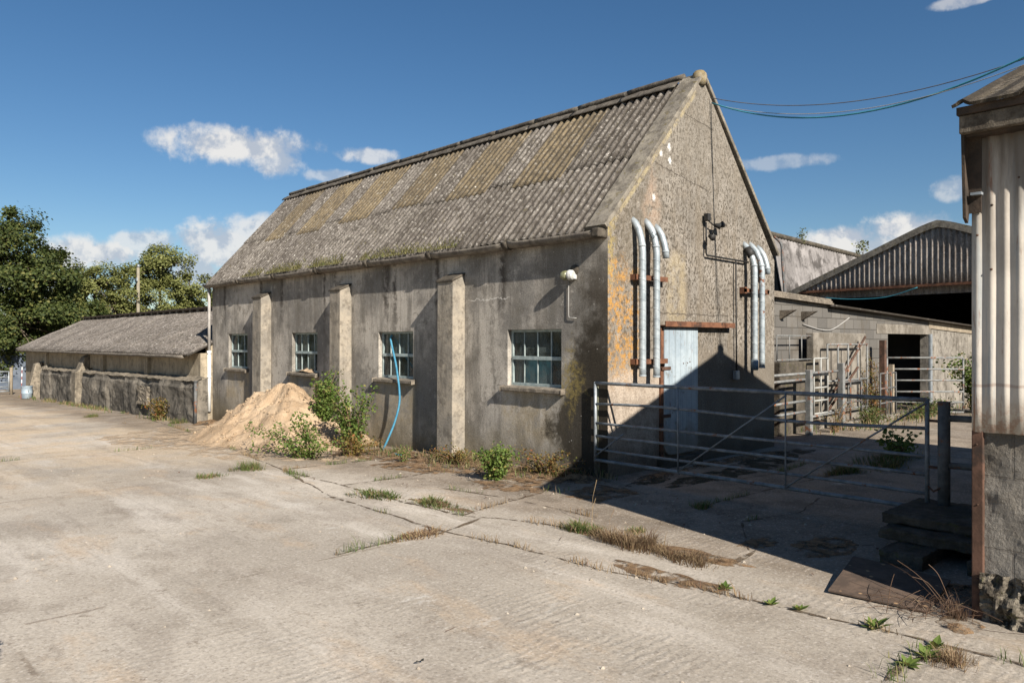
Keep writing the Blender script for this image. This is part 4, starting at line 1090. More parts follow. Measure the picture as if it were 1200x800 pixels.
tag(b.build('steel_post', M['gatedark'], smooth=True), 'grey steel post at the right end of the black-stained wall', 'post')
bn = thing('metal_bin', 'round galvanised bin standing at the far left end of the shed', 'bin', (-.95, 28.4, gz(0, 28.4)))
zb = gz(0, 28.4)
b = MB(); b.lathe((-.95, 28.4, zb + .01), (0, 0, 1), [(0, .17), (.01, .185), (.2, .19), (.21, .198), (.23, .19), (.46, .195), (.47, .205), (.49, .205), (.49, .18), (.1, .17)], 18); b.build('body', mat_galv('bin_metal', (.30, .38, .45), (.42, .5, .55), 0, .3, .5), bn, smooth=True)
for s in (-1, 1):
    b = MB(); b.tube([(-.95, 28.4 + s * .19, zb + .38), (-.95, 28.4 + s * .24, zb + .36), (-.95, 28.4 + s * .24, zb + .30), (-.95, 28.4 + s * .19, zb + .28)], .012, 5); b.build('handle', M['galv'], bn)
b = MB()
for k in range(6):
    a = V((-1.02, 29.0, zb + .45)) + (V((-.86, 29.75, zb + 1.2)) - V((-1.02, 29.0, zb + .45))) * (k / 6)
    c2 = a + (V((-.86, 29.75, zb + 1.2)) - V((-1.02, 29.0, zb + .45))) * (1 / 6)
    b.tube([a, c2], .016, 6, mi=k % 2)
b.tube([(-1.13, 28.5, zb), (-1.02, 29.0, zb + .45)], .016, 6, mi=0)
tag(b.build('leaning_pole', [simple('red_paint', (.22, .07, .06), (.30, .12, .10)), M['plastic']]), 'thin red and white pole leaning by the metal bin', 'pole')
# far left shed and gate
fs = thing('sheeted_shed', 'blue-grey sheeted shed at the far left edge under the trees', 'building', (-1.5, 38, -.6))
b = MB(); b.box(-6, 1.3, 38, 42, -.8, 1.55); b.build('wall', M['bluesheet'], fs)
b = MB(); b.prism([(-6.3, 37.7, 1.56), (1.6, 37.7, 1.56), (1.6, 42.3, 1.9), (-6.3, 42.3, 1.9)], (0, 0, .08)); b.build('roof', M['shedroof'], fs)
for k in range(12):
    b = MB(); b.box(-6 + k * .6, -5.95 + k * .6, 37.96, 37.998, -.7, 1.5); b.build('batten', M['bluesheet'], fs)
fg = thing('field_gate', 'pale tubular gate at the far left edge of the yard', 'gate', (-2.2, 33, -.5))
gate6(fg, (-.75, 33.0, 0), (-3.9, 33.0, 0), [.44, .20, -.02, -.22, -.42], [M['galv'], M['galv']], [.5], [(0, -.4, .5, .42)], r=.022)
b = MB(); b.tube([(-.66, 33, -.6), (-.66, 33, .62)], .06, 8); tag(b.build('wooden_post', M['timber'], smooth=True), 'wooden post beside the pale gate at the far left', 'post')

# telegraph pole
tp = thing('telegraph_pole', 'pale wooden telegraph pole rising behind the low shed roof', 'pole', (7.23, 41.65, -.6))
b = MB(); b.tube([(7.23, 41.65, -.7), (7.23, 41.65, 6.2)], [.11, .085], 10); b.build('shaft', M['paletimber'], tp, smooth=True)
b = MB(); b.tube([(7.23, 41.62, 6.14), (7.23, 41.62, 6.30)], [.10, .05], 10); b.build('cap', M['galv'], tp, smooth=True)
b = MB(); b.box(7.08, 7.14, 41.45, 41.6, 5.3, 5.5); b.build('bracket', M['galv'], tp)

# ------------------------------------------------------------------ back yard
SYB = 1.0
bs = thing('block_shed', 'low grey concrete block shed with dark open doorway behind the yard', 'building', (11, SYB, 0))
b = MB()
def top(x): return 2.50 - .032 * (x - 8.6)
b.prism([(6.05, SYB, -.3), (11.9, SYB, -.3), (11.9, SYB, top(11.9) - .02), (8.6, SYB, 2.46), (8.6, SYB, 2.52), (6.05, SYB, 2.60)], (0, .22, 0))
b.prism([(11.9, SYB, 2.18), (14.7, SYB, 2.18), (14.7, SYB, top(14.7) - .03), (11.9, SYB, top(11.9) - .02)], (0, .22, 0))
b.build('wall', M['shedblock'], bs)
b = MB(); b.prism([(14.7, SYB, -.3), (19.5, SYB, -.3), (19.5, SYB, top(19.5) - .22), (14.7, SYB, top(14.7) - .22)], (0, .2, 0)); b.build('rendered_wall', M['whitewash'], bs)
b = MB(); b.prism([(14.72, SYB - .02, top(14.7) - .2), (19.5, SYB - .02, top(19.5) - .2), (19.5, SYB - .02, top(19.5) - .02), (14.72, SYB - .02, top(14.7) - .02)], (0, .2, 0)); b.build('wall_plate', M['timber'], bs)
b = MB(); b.box(11.2, 14.9, SYB - .012, SYB + .2, 1.94, 2.175); b.build('lintel', M['slab'], bs)
b = MB(); b.box(5.55, 6.04, SYB - .05, SYB + .3, -.3, 2.45); b.build('brick_pier', M['brick'], bs)
b = MB(); b.prism([(8.55, SYB - .18, 2.50), (20, SYB - .18, 2.135), (20, 4.2, 2.05), (8.55, 4.2, 2.40)], (0, 0, .035)); b.build('roof', M['shedroof'], bs)
b = MB()
for k in range(3): b.prism([(5.9, SYB - .12 + k * .03, 2.61 + k * .045), (8.62, SYB - .12 + k * .03, 2.53 + k * .045), (8.62, SYB + .5, 2.53 + k * .045), (5.9, SYB + .5, 2.61 + k * .045)], (0, 0, .035))
b.build('tile_capping', M['sill'], bs)
for x in (6.45, 7.35):
    b = MB(); b.prism([(x, SYB - .32, 2.36), (x, SYB - .002, 2.36), (x, SYB - .002, 2.18)], (.09, 0, 0)); b.build('bracket', M['sill'], bs)
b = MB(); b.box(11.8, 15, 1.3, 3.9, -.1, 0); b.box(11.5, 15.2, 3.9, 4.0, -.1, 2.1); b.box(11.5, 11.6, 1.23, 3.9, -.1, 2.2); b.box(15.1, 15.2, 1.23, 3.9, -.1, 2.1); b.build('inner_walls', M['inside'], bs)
b = MB(); b.tube(spline([(7.4, SYB - .02, 2.10), (8.2, SYB - .02, 2.0), (8.8, SYB - .02, 2.02), (9.6, SYB - .03, 2.28)]), .012, 6); b.build('cable', M['palecable'], bs)
b = MB(); b.box(14.705, 14.86, SYB - .06, SYB - .013, 0, 1.95); b.build('door_jamb', M['galv'], bs)

lw = MB(); lw.box(5.75, 7.35, .62, .85, -.1, 1.36)
tag(lw.build('yard_wall', M['mossblock'], bevel=.02), 'low dark mossy wall right behind the gable corner', 'wall')
sl = MB(); sl.box(7.2, 9.75, .66, .82, -.1, 1.93)
tag(sl.build('yard_wall', M['slab'], bevel=.02), 'tall pale concrete panel wall left of the doorway', 'wall')
def bars(name, label, P0, P1, z0, z1, nv, hz, mat, r=.02, loc=None, diag=()):
    P0, P1 = V(P0), V(P1); t = thing(name, label, 'gate' if 'gate' in name else 'railing', tuple(loc or P0))
    def at(u, z): p = P0 + (P1 - P0) * u; return V((p.x, p.y, z))
    for z in (z0, z1) + tuple(hz): b = MB(); b.tube([at(0, z), at(1, z)], r, 6); b.build('rail', mat, t, smooth=True)
    for k in range(nv + 1): b = MB(); b.tube([at(k / nv, z0), at(k / nv, z1)], r * .9, 6); b.build('bar', mat, t, smooth=True)
    for (ua, za, ub, zb2) in diag: b = MB(); b.tube([at(ua, za), at(ub, zb2)], r * 1.2, 6); b.build('brace', M['rustdark'], t, smooth=True)
    return t
bars('pen_gate', 'barred tubular pen gate standing before the pale concrete panel', (7.45, .5, 0), (9.4, .5, 0), .35, 1.69, 4, (.95,), M['pensteel'], .022, diag=((.02, .55, .95, 1.85), (.0, .35, .75, 1.2)))
bars('railing', 'thin tubular railing above the low dark mossy wall', (5.8, .72, 0), (7.3, .72, 0), 1.40, 1.86, 3, (), M['pensteel'], .014)
bars('pen_gate', 'small white pen gate behind the two steel posts', (6.75, .45, 0), (7.35, .45, 0), .35, 1.42, 2, (.6, .85, 1.1), simple('white_paint', (.26, .26, .24), (.34, .34, .315)), .02)
bars('wide_pen_gate', 'tubular six-rail gate before the dark doorway', (11.45, 1.1 - .25, 0), (12.78, -.15 - .25, 0), .06, 1.36, 1, (.30, .55, .82, 1.09), M['pensteel'], .025)
bars('pen_hurdle', 'dark rusty hurdle leaning before the doorway weeds', (9.6, .30, 0), (10.6, .34, 0), .08, 1.05, 3, (.4, .72), M['gatedark'], .02)
bars('pen_hurdle', 'low dark hurdle between the white pen gate and pale panel', (7.7, .38, 0), (8.9, .42, 0), .10, .92, 2, (.5,), M['gatedark'], .02)
for i, (x, y, h, lab) in enumerate([(6.23, .30, 1.22, 'left of two square steel posts in the back yard'), (7.64, .30, 1.32, 'right of two square steel posts in the back yard')]):
    b = MB(); b.box(x - .055, x + .055, y - .055, y + .055, -.1, h); tag(b.build('steel_post', M['pensteel'], bevel=.008), lab, 'post', 'back yard posts')
ra = thing('cattle_rail', 'pale cattle rails running between the gable corner and two posts', 'railing', (6.5, .3, 0))
for z, x0, x1 in ((1.14, 4.6, 7.64), (1.02, 4.6, 6.2), (.42, 4.6, 6.2), (.62, 4.6, 6.2), (.32, 6.3, 7.6)):
    b = MB(); b.tube([(x0, .36, z), (x1, .36, z + .02)], .026, 8); b.build('rail', M['pensteel'], ra, smooth=True)
b = MB(); b.tube([(4.72, .3, -.05), (4.72, .3, 1.25)], .04, 8); b.build('post', M['gatedark'], ra, smooth=True)
b = MB(); b.box(10.74, 10.87, .64, .76, -.1, 1.78); tag(b.build('rusty_post', M['rustdark']), 'rusty brown post standing left of the dark doorway', 'post')
b = MB(); b.box(11.46, 11.56, .72, .82, -.1, 1.2); tag(b.build('wooden_post', M['timber']), 'short wooden post standing in front of the dark doorway', 'post')
b = MB(); b.box(7.9, 15.6, .30, .52, -.05, .12); tag(b.build('kerb', M['slab'], bevel=.02), kind='structure')

# barn with corrugated gable
A = V((18.67, 1.99)); Bv = V((19.19, 7.13)); u_ = (Bv - A).normalized(); hw = (Bv - A).length; nb = V((u_.y, -u_.x))
if nb.dot(A - V((-7.6, -6.2))) < 0: nb = -nb
barn = thing('open_barn', 'large open barn with dark interior under striped corrugated gable', 'building', (A.x, A.y, 0))
def bp(s, d, z): p = A + u_ * s + nb * d; return V((p.x, p.y, z))
def rz(s):
    a = abs(s); z = 5.58 - .395 * a
    return z - .07 * max(0, 1 - a / .7) ** 2
b = MB()
b.grid(lambda u, v: bp(-hw + 2 * hw * u, .028 * cos(2 * pi * (2 * hw * u) / .17), 3.57 + (rz(-hw + 2 * hw * u) - 3.57) * v), int(2 * hw / .17 * 8), 4)
b.build('gable_cladding', M['barnclad'], barn, smooth=True, solid=.008)
b = MB(); b.grid(lambda u, v: bp(-hw + 2 * hw * u, .30 + .025 * cos(2 * pi * (2 * hw * u) / .2), 3.27 + .26 * v), int(2 * hw / .2 * 6), 1); b.build('lower_cladding', M['barnclad'], barn, smooth=True)
b = MB()
b.prism([bp(-hw, -.05, 3.50), bp(hw, -.05, 3.50), bp(hw, -.05, 3.58), bp(-hw, -.05, 3.58)], tuple(bp(0, .15, 0) - bp(0, 0, 0))); b.build('beam', M['rust'], barn)
b = MB()
b.grid(lambda u, v: bp(-hw * 1.02 + 2.04 * hw * u, -.06 + 16 * v, rz(-hw * 1.02 + 2.04 * hw * u) + .03), 40, 6)
b.build('roof', M['oldroof'], barn, solid=.05)
b = MB()
b.grid(lambda u, v: bp(-hw * 1.02 + 2.04 * hw * u, -.08, rz(-hw * 1.02 + 2.04 * hw * u) - .16 + .22 * v), 40, 1); b.build('verge_board', M['coping'], barn, solid=.03)
b = MB()
for s in (-hw, hw): b.add([bp(s, .3, -.3), bp(s, 16, -.3), bp(s, 16, 3.7), bp(s, .3, 3.7)], [(0, 1, 2, 3)])
b.add([bp(-hw, 16, -.3), bp(hw, 16, -.3), bp(hw, 16, 3.7), bp(0, 16, 5.5), bp(-hw, 16, 3.7)], [(0, 1, 2, 3, 4)])
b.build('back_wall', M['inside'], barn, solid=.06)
for s in (-hw + .2, hw - .2):
    b = MB(); b.tube([bp(s, .1, -.3), bp(s, .1, 3.65)], .08, 6); b.build('column', M['rustdark'], barn)
b = MB(); b.tube(spline([bp(3.8, -.1, 3.30), bp(2.8, -.1, 3.20), bp(1.6, -.1, 3.22), bp(.6, -.1, 3.48)]), .014, 6)
tag(b.build('rope', M['bluecable'], smooth=True), 'blue rope slung under the beam of the open barn', 'rope')

# pale steep sheet roof behind the barn
pr = thing('sheeted_barn', 'pale steep-sided sheeted barn between the gable and the open barn', 'building', (25.6, 11, 0))
b = MB()
b.grid(lambda u, v: V((25.6 + .0 + 22 * u, 10.7 + .6 * v + .02 * cos(2 * pi * 22 * u / .3), 3.7 + 3.03 * v - .6 * u)), 440, 4)
b.build('roof', M['paleroof'], pr, smooth=True, solid=.03)
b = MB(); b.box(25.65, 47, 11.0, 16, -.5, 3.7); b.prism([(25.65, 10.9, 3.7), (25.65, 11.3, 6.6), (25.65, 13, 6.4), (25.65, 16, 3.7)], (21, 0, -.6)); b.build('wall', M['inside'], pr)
b = MB(); b.tube([(25.4, 11.3, 6.76), (47.5, 11.3, 6.17)], .13, 8); b.build('ridge', M['mossblock'], pr, smooth=True)
b = MB(); b.tube(spline([(25.5, 11.1, 6.6), (25.5, 10.75, 6.2), (25.5, 10.7, 5.4), (25.5, 10.55, 3.6)]), .06, 6); b.build('downpipe', M['gatedark'], pr, smooth=True)

# ------------------------------------------------------------------ plants
def blade(b, x, y, z, h, w, a, lean, mi=0):
    d = V((cos(a), sin(a), 0)); s = V((-sin(a), cos(a), 0)) * w
    p0 = V((x, y, z)); p1 = p0 + d * lean * .3 + V((0, 0, h * .6)); p2 = p0 + d * lean + V((0, 0, h))
    b.add([p0 - s, p0 + s, p1 + s * .7, p1 - s * .7, p2], [(0, 1, 2, 3), (3, 2, 4)], mi)

def tuft_mesh(n, rad, h, w=.004, dry=.3):
    b = MB(); cs = [(random.uniform(-.6, .6) * rad, random.uniform(-.6, .6) * rad, random.uniform(.5, 1.0)) for _ in range(7)]
    for k in range(int(n * 1.7)):
        a = random.uniform(0, 2 * pi)
        if k % 5 < 2: cx, cy, q = random.choice(cs); r = min(abs(random.gauss(0, rad * .25)), rad * .6)
        else: cx = cy = 0; q = random.uniform(.25, .75); r = rad * sqrt(random.random()) * (.8 + .3 * sin(3 * a + n))
        aa = a + random.uniform(-.9, .9); hh = h * q * random.uniform(.3, 1.1)
        blade(b, cx + cos(a) * r, cy + sin(a) * r, -.005, hh, w * random.uniform(.5, 1.2), aa, hh * random.uniform(.15, 1.1), 1 if random.random() < dry else 0)
    return b

def leaf_card(b, p, size, nrm, up):
    n = nrm.normalized(); t = n.cross(up)
    if t.length < .01: t = n.cross(V((1, 0, 0)))
    t = t.normalized() * size * .42; l = n.cross(t).normalized() * size
    m = p + l * .45 + n * size * .10
    b.add([p, m + t, p + l, m - t], [(0, 1, 2, 3)])

def rv():
    while True:
        v = V((random.uniform(-1, 1), random.uniform(-1, 1), random.uniform(-1, 1)))
        if .05 < v.length < 1: return v

def shrub(name, label, cat, base, stems, leaf, mat, leaves_per=26, stemr=.008, group=None, smat='stem', droop=.25):
    """stems: list of (dx, dy, height) tips relative to the base"""
    t = thing(name, label, cat, base, group); B = V(base); s = MB(); f = MB()
    for (dx, dy, h) in stems:
        p0 = B + V((dx * .15, dy * .15, -.02)); p3 = B + V((dx, dy, h)); pm = B + V((dx * .4, dy * .4, h * .62))
        path = spline([p0, pm, p3], 8)
        s.tube(path, [stemr * (1 - .75 * i / len(path)) for i in range(len(path))], 5)
        for i in range(int(leaves_per * 1.9)):
            q = path[int((.18 + .82 * random.random()) * (len(path) - 1))]
            o = rv() * leaf * 2.6; o.z = o.z * .8
            leaf_card(f, q + o, leaf * random.uniform(.6, 1.25), V((random.uniform(-1, 1), random.uniform(-1, 1), random.uniform(.2, 1.2))), rv())
    s.build('stem', M[smat], t); f.build('foliage', mat, t)
    return t
def fan(n, spread, h, dx=0, dy=0, jit=.35):
    return [(dx + random.uniform(-spread, spread), dy + random.uniform(-spread, spread), h * random.uniform(1 - jit, 1.0)) for _ in range(n)]
shrub('shrub', 'tall narrow leafy shrub growing against the middle buttress', 'shrub', (-.45, 6.35, gz(0, 6.6)), fan(22, .24, 1.36, .02, .05, .55), .056, M['leafbright'], 60)
shrub('shrub', 'bushy shrub with browning leaves right of the middle buttress', 'shrub', (-.78, 4.75, gz(0, 5)), [(random.uniform(-.3, .3), random.uniform(-.35, .8), random.uniform(.4, 1.15)) for _ in range(26)], .052, M['leafbright'], 46)
shrub('bramble', 'low arching bramble spreading over the front foot of the sand heap', 'shrub', (-1.72, 4.55, gz(0, 5)), [(-.35, 1.5, .45), (.1, .6, .66), (.05, .1, .5), (-.2, 1.2, .28), (-.45, 1.3, .42), (-.3, 1.1, .36), (-.2, .8, .5), (0, .5, .58), (.1, .3, .60), (-.3, .1, .3), (-.1, -.5, .3), (.2, -.7, .32), (-.5, .6, .2), (-.55, 1.0, .15), (.2, .9, .5), (.0, -.2, .4)], .048, M['leafbright'], 46)
shrub('bramble', 'reddish dying bramble at the foot of the bushy shrub', 'shrub', (-1.15, 4.25, gz(0, 4)), fan(14, .5, .32), .042, M['leafred'], 26)
shrub('weed_clump', 'dense green weed clump growing from the wall foot below the nearest window', 'weed', (-1.05, .98, gz(0, 1)), fan(22, .26, .42), .040, M['leafbright'], 44)
shrub('weed_clump', 'reddish orange weeds along the wall foot near the gate', 'weed', (-.40, .72, 0), [(random.uniform(-.25, .2), random.uniform(-.55, .7), random.uniform(.12, .34)) for _ in range(26)], .030, M['leafred'], 22)
shrub('weed_clump', 'straggly yellowing weeds at the foot of the nearest buttress', 'weed', (-.55, 2.35, gz(0, 2)), [(random.uniform(-.25, .2), random.uniform(-.6, .7), random.uniform(.08, .24)) for _ in range(22)], .030, M['leafred'], 20)
shrub('weed_clump', 'thin green weeds at the left foot of the nearest buttress', 'weed', (-1.0, 3.05, gz(0, 3)), fan(9, .12, .26), .026, M['leafbright'], 16)
shrub('weed_clump', 'autumn coloured bramble growing out of the black-stained wall foot', 'weed', (-.85, 13.9, gz(0, 14)), fan(14, .35, .55), .055, M['leafred'], 26)
shrub('dock_plant', 'broad-leaved dock with tall brown stalks in the shaded yard', 'weed', (4.62, -1.85, 0), fan(14, .28, .34), .085, M['leafbright'], 8)
shrub('bush', 'leafy green bush in the far right corner of the back yard', 'bush', (13.6, -.55, 0), [(random.uniform(-.9, .9), random.uniform(-.7, .7), random.uniform(.5, 1.5)) for _ in range(42)], .075, M['leafbright'], 46)
shrub('weed_clump', 'tall dry and green weeds between the pen gate and rusty post', 'weed', (9.9, .45, 0), [(random.uniform(-.7, .7), random.uniform(-.1, .3), random.uniform(.5, 1.5)) for _ in range(18)], .045, M['leafred'], 30)
shrub('weed_clump', 'rank green weeds at the foot of the doorway gate', 'weed', (11.6, .05, 0), [(random.uniform(-1.6, 1.4), random.uniform(-.3, .3), random.uniform(.1, .42)) for _ in range(40)], .05, M['leafhedge'], 22)
shrub('weed_clump', 'dead brown stalks standing between the two square posts', 'weed', (7.0, .15, 0), [(random.uniform(-.5, .6), random.uniform(-.2, .2), random.uniform(.2, .6)) for _ in range(20)], .03, M['leafred'], 12)
shrub('weed_clump', 'dark weeds along the kerb below the pen gate', 'weed', (8.8, .2, 0), [(random.uniform(-.8, .8), random.uniform(-.15, .15), random.uniform(.1, .38)) for _ in range(26)], .045, M['leafhedge'], 18)
shrub('young_sapling', 'small sapling sprouting above the pale barn roof ridge', 'sapling', (28.6, 11.3, 6.5), fan(4, .25, .8), .085, M['leafolive'], 16)
shrub('young_sapling', 'small sapling sprouting behind the striped barn verge', 'sapling', (19.4, 4.6, 4.7), fan(4, .25, .6), .085, M['leafolive'], 16)
# plants in the joints near the camera
def rosette(label, x, y, s, mat='leafbright'):
    b = MB()
    for k in range(11):
        a = k * 2.4; L_ = s * random.uniform(.6, 1.1); d = V((cos(a), sin(a), random.uniform(.25, 1.1))).normalized()
        p = V((x, y, yz(x, y))); side = V((-sin(a), cos(a), 0)) * L_ * .22
        b.add([p, p + d * L_ * .5 + side, p + d * L_ - V((0, 0, L_ * .1)), p + d * L_ * .5 - side], [(0, 1, 2, 3)])
    return tag(b.build('dandelion', M[mat]), label, 'weed', 'weeds in the near joint')
rosette('upright green dandelion in the joint nearest the steel plate', -2.76, -4.38, .12)
rosette('flat green dandelion in the joint, right of two seen mid-way along it', -2.80, -3.92, .08)
rosette('flat green dandelion in the joint, left of two seen mid-way along it', -2.84, -3.74, .075)
rosette('small dandelion where dry grass ends along the near joint', -2.79, -3.36, .09)
for i, (x, y, lab) in enumerate([(-3.20, -4.72, 'green dandelion cluster at the bottom right joint, leftmost leaves'), (-3.0, -4.75, 'green dandelion cluster at the bottom right joint, middle leaves'), (-2.83, -4.74, 'green dandelion cluster at the bottom right joint, uppermost leaves')]):
    rosette(lab, x, y, .10)
def tuft(label, x, y, n, rad, h, mat, rz=0, sx=1.0, w=.004):
    b = tuft_mesh(n, rad, h, w); b.v = [(x + rot((p[0] * sx, p[1]), rz).x, y + rot((p[0] * sx, p[1]), rz).y, p[2] + yz(x, y)) for p in b.v]
    return tag(b.build('grass_tuft', [M[mat], M['drygrass'] if mat == 'grass' else M['drydark']]), label, 'grass', 'grass tufts on the concrete')
tuft('rounded bright green grass tuft before the sand heap', -2.88, 4.2, 420, .26, .17, 'grass')
tuft('low green grass tuft left of the rounded tuft', -3.52, 3.95, 260, .22, .09, 'grass')
tuft('long green grass tuft in the joint before the nearest buttress', -2.76, 1.15, 420, .20, .10, 'grass', .1 + pi / 2, 2.2)
tuft('green grass tuft in the joint below the weed clump', -2.55, .25, 380, .18, .10, 'grass', pi / 2, 2.0)
tuft('pale dry grass clump in the joint before the gate', -2.33, -2.15, 1100, .20, .17, 'drygrass', pi / 2, 1.9, .0022)
tuft('mixed green grass left of the pale dry clump', -2.26, -1.62, 420, .14, .11, 'grass', pi / 2, 2.2)
tuft('reddish dry grass right of the pale dry clump', -2.36, -2.75, 800, .17, .11, 'drygrass', pi / 2, 2.0, .002)
tuft('small green tuft at the edge of the shadow', -1.95, -1.95, 160, .09, .09, 'grass')
tuft('dry grass tuft by the short joint across the near slab', -3.50, -.70, 420, .13, .07, 'drygrass', 0, 2.8, 0.0025)
tuft('green grass patch on the shaded concrete behind the gate', 2.67, -1.88, 420, .22, .14, 'grass', 0, 2.0)
tuft('larger green grass patch beside the dock', 4.0, -1.95, 700, .38, .18, 'grass', 0, 2.6)
tuft('dark small tuft on the shaded concrete', -.62, -1.78, 160, .12, .12, 'grass')
tuft('dry reddish grass at the foot of the rusty corner post', -2.20, -4.66, 170, .10, .20, 'drydark', 0, 1.0, .0018)
tuft('dry grass lying by the dandelions at the bottom right', -2.95, -4.86, 420, .12, .09, 'drygrass', 0, 1.4, .002)
tuft('green grass by the black-stained wall across the yard', -1.75, 16.4, 420, .22, .13, 'grass')
tuft('green weeds at the near end of the black-stained wall', -.85, 12.6, 260, .25, .2, 'grass')
b = MB()
for (p0, p1) in [((-2.25, -4.62, .05), (-2.18, -4.30, .28)), ((-2.3, -4.6, .03), (-2.5, -4.2, .10)), ((-2.2, -4.55, .08), (-1.95, -4.1, .20)), ((-2.5, -4.35, .02), (-2.1, -4.25, .16)), ((-2.45, -4.75, .02), (-2.5, -4.35, .05)), ((-2.15, -4.6, .1), (-2.2, -4.5, .30)), ((-2.25, -4.6, .1), (-2.35, -4.45, .24))]:
    b.tube(spline([p0, ((p0[0] + p1[0]) / 2, (p0[1] + p1[1]) / 2, (p0[2] + p1[2]) / 2 + .04), p1], 4), .0022, 4)
for k in range(46):
    x, y = random.gauss(-2.28, .12), random.gauss(-4.5, .16); a = random.uniform(0, 6.28); q = random.uniform(.1, .34)
    b.tube(spline([(x, y, .015), (x + cos(a) * q * .5, y + sin(a) * q * .5, random.uniform(.03, .12)), (x + cos(a) * q, y + sin(a) * q, random.uniform(.015, .10))], 4), random.uniform(.0010, .0020), 4)
tag(b.build('dry_stalks', M['drydark']), 'bleached dry stalks fallen over the steel plate corner', 'stalks')
b = MB()
for (x, y, h, l) in [(-2.0, -1.45, .42, .05), (-2.02, -1.47, .25, .03), (-2.3, -1.9, .25, .06)]:
    b.tube([(x, y, 0), (x + l * .3, y, h * .6), (x + l, y - .02, h)], [.0018, .0018, .0035], 4)
tag(b.build('dry_stalks', M['drygrass']), 'thin upright dry stalks before the gate', 'stalks')
# sparse weeds in all joints (uncountable)
b = MB(); b2 = MB()
for pts, w in joints:
    for (x0, y0), (x1, y1) in zip(pts[:-1], pts[1:]):
        Ln = sqrt((x1 - x0) ** 2 + (y1 - y0) ** 2)
        for k in range(int(Ln * 120)):
            t = random.random(); x = x0 + (x1 - x0) * t + random.gauss(0, w * .8); y = y0 + (y1 - y0) * t + random.gauss(0, w * .8)
            dens = fbm(x, y, 5, 1.1, 3)
            if dens < .10: continue
            h = random.uniform(.02, .07) * (1 + dens)
            blade(b if fbm(x, y, 8, .8, 2) > 0 else b2, x, y, yz(x, y), h, random.uniform(.0015, .004), random.uniform(0, 6.28), h * random.uniform(.2, 1.2))
for _ in range(5200):
    y = random.uniform(-.3, 6.2); x = -abs(random.gauss(0, .45)) - .03
    if fbm(x, y, 12, 1.4, 3) < .05: continue
    h = random.uniform(.03, .13)
    blade(b if random.random() < .45 else b2, x, y, yz(x, y) + .01, h, random.uniform(.002, .006), random.uniform(0, 6.28), h * random.uniform(.2, 1.2))
for _ in range(1800):
    y = random.uniform(12.2, 30); x = -.72 - abs(random.gauss(0, .14))
    if fbm(x, y, 12, .6, 3) < .05: continue
    h = random.uniform(.05, .16); blade(b if random.random() < .5 else b2, x, y, yz(x, y), h, .008, random.uniform(0, 6.28), h * .5)
for _ in range(1100):
    x = random.uniform(6.5, 17); y = random.gauss(.15, .35)
    if fbm(x, y, 2, .7, 3) < -.05: continue
    h = random.uniform(.05, .22); blade(b if random.random() < .5 else b2, x, y, yz(x, y), h, .010, random.uniform(0, 6.28), h * .5)
tag(b.build('grass', M['grass']), 'sparse green grass growing in joints and along walls', 'grass', kind='stuff')
tag(b2.build('dry_grass', M['drygrass']), 'sparse dry brown grass growing in joints and along walls', 'grass', kind='stuff')
b = MB()
for _ in range(3600):
    y = 2.9 + 8.3 * random.random() ** .9
    if fbm(y, 1, 4, 1.2, 4) < -.06: continue
    h = random.uniform(.02, .11) * (.45 + .45 * sin(pi * (y - 2.6) / 8.6)); x = random.uniform(-.20, -.04) + .15 * random.random() ** 2
    blade(b, x, y, ZE - .01 + max(0, x + .1) * K, h, .006, random.uniform(0, 6.28), h * .8)
tag(b.build('gutter_grass', mat_leaf('gutter_grass', (.15, .14, .055), (.22, .20, .09), (.12, .15, .045))), 'yellow-green grass growing along the gutter of the tall building', 'grass', kind='stuff')
# flower at the left edge
fw = thing('flower', 'dark bristly stalk with pink petals at the bottom left edge', 'flower', (-6.825, -1.398, 0))
b = MB(); px, py = -6.825, -1.398
for k in range(5):
    a = random.uniform(0, 6.28); q = V((px + .02 * cos(a), py + .03 * sin(a), 0)); tip = q + V((random.uniform(-.05, .05), random.uniform(-.06, .06), random.uniform(.14, .26)))
    b.tube([q, tip], .004, 4)
    for j in range(46):
        t = random.random(); p = q + (tip - q) * t; blade(b, p.x, p.y, p.z, .025, .003, random.uniform(0, 6.28), .045)
b.build('stalk', M['heather'], fw)
b = MB()
for k in range(26): leaf_card(b, V((px, py, .28)) + rv() * .03, .022, rv(), rv())
b.build('petals', M['pink'], fw)
b = MB()
for _ in range(420):
    y = random.uniform(-4.9, 7); x = -.15 - abs(random.gauss(0, 1.3))
    if x < -4 or fbm(x, y, 31, .9, 3) < -.02: continue
    leaf_card(b, V((x, y, yz(x, y) + .012)), random.uniform(.012, .034), V((random.uniform(-.5, .5), random.uniform(-.5, .5), 1)), rv())
for _ in range(60):
    y = random.uniform(-4.9, 5); x = -.2 - abs(random.gauss(0, 1.2)); a = random.uniform(0, 6.28); q = random.uniform(.03, .14)
    b.tube([(x, y, yz(x, y) + .008), (x + cos(a) * q, y + sin(a) * q, yz(x, y) + .012)], .0018, 4)
tag(b.build('fallen_litter', M['drydark']), 'small fallen leaves and twigs strewn over the concrete', 'litter', kind='stuff')
# litter near the camera
b = MB(); leaf_card(b, V((-5.10, -2.89, .012)), .03, V((.2, .1, 1)), V((1, 0, 0))); leaf_card(b, V((-5.085, -2.88, .014)), .028, V((-.4, .2, 1)), V((0, 1, 0)))
tag(b.build('fallen_leaf', M['heather'], solid=.002), 'curled dark fallen leaf alone on the near concrete', 'leaf')
b = MB(); pebble(b, -5.14, -2.93, .014); tag(b.build('brick_chip', M['brick']), 'small red brick chip beside the fallen leaf', 'stone')

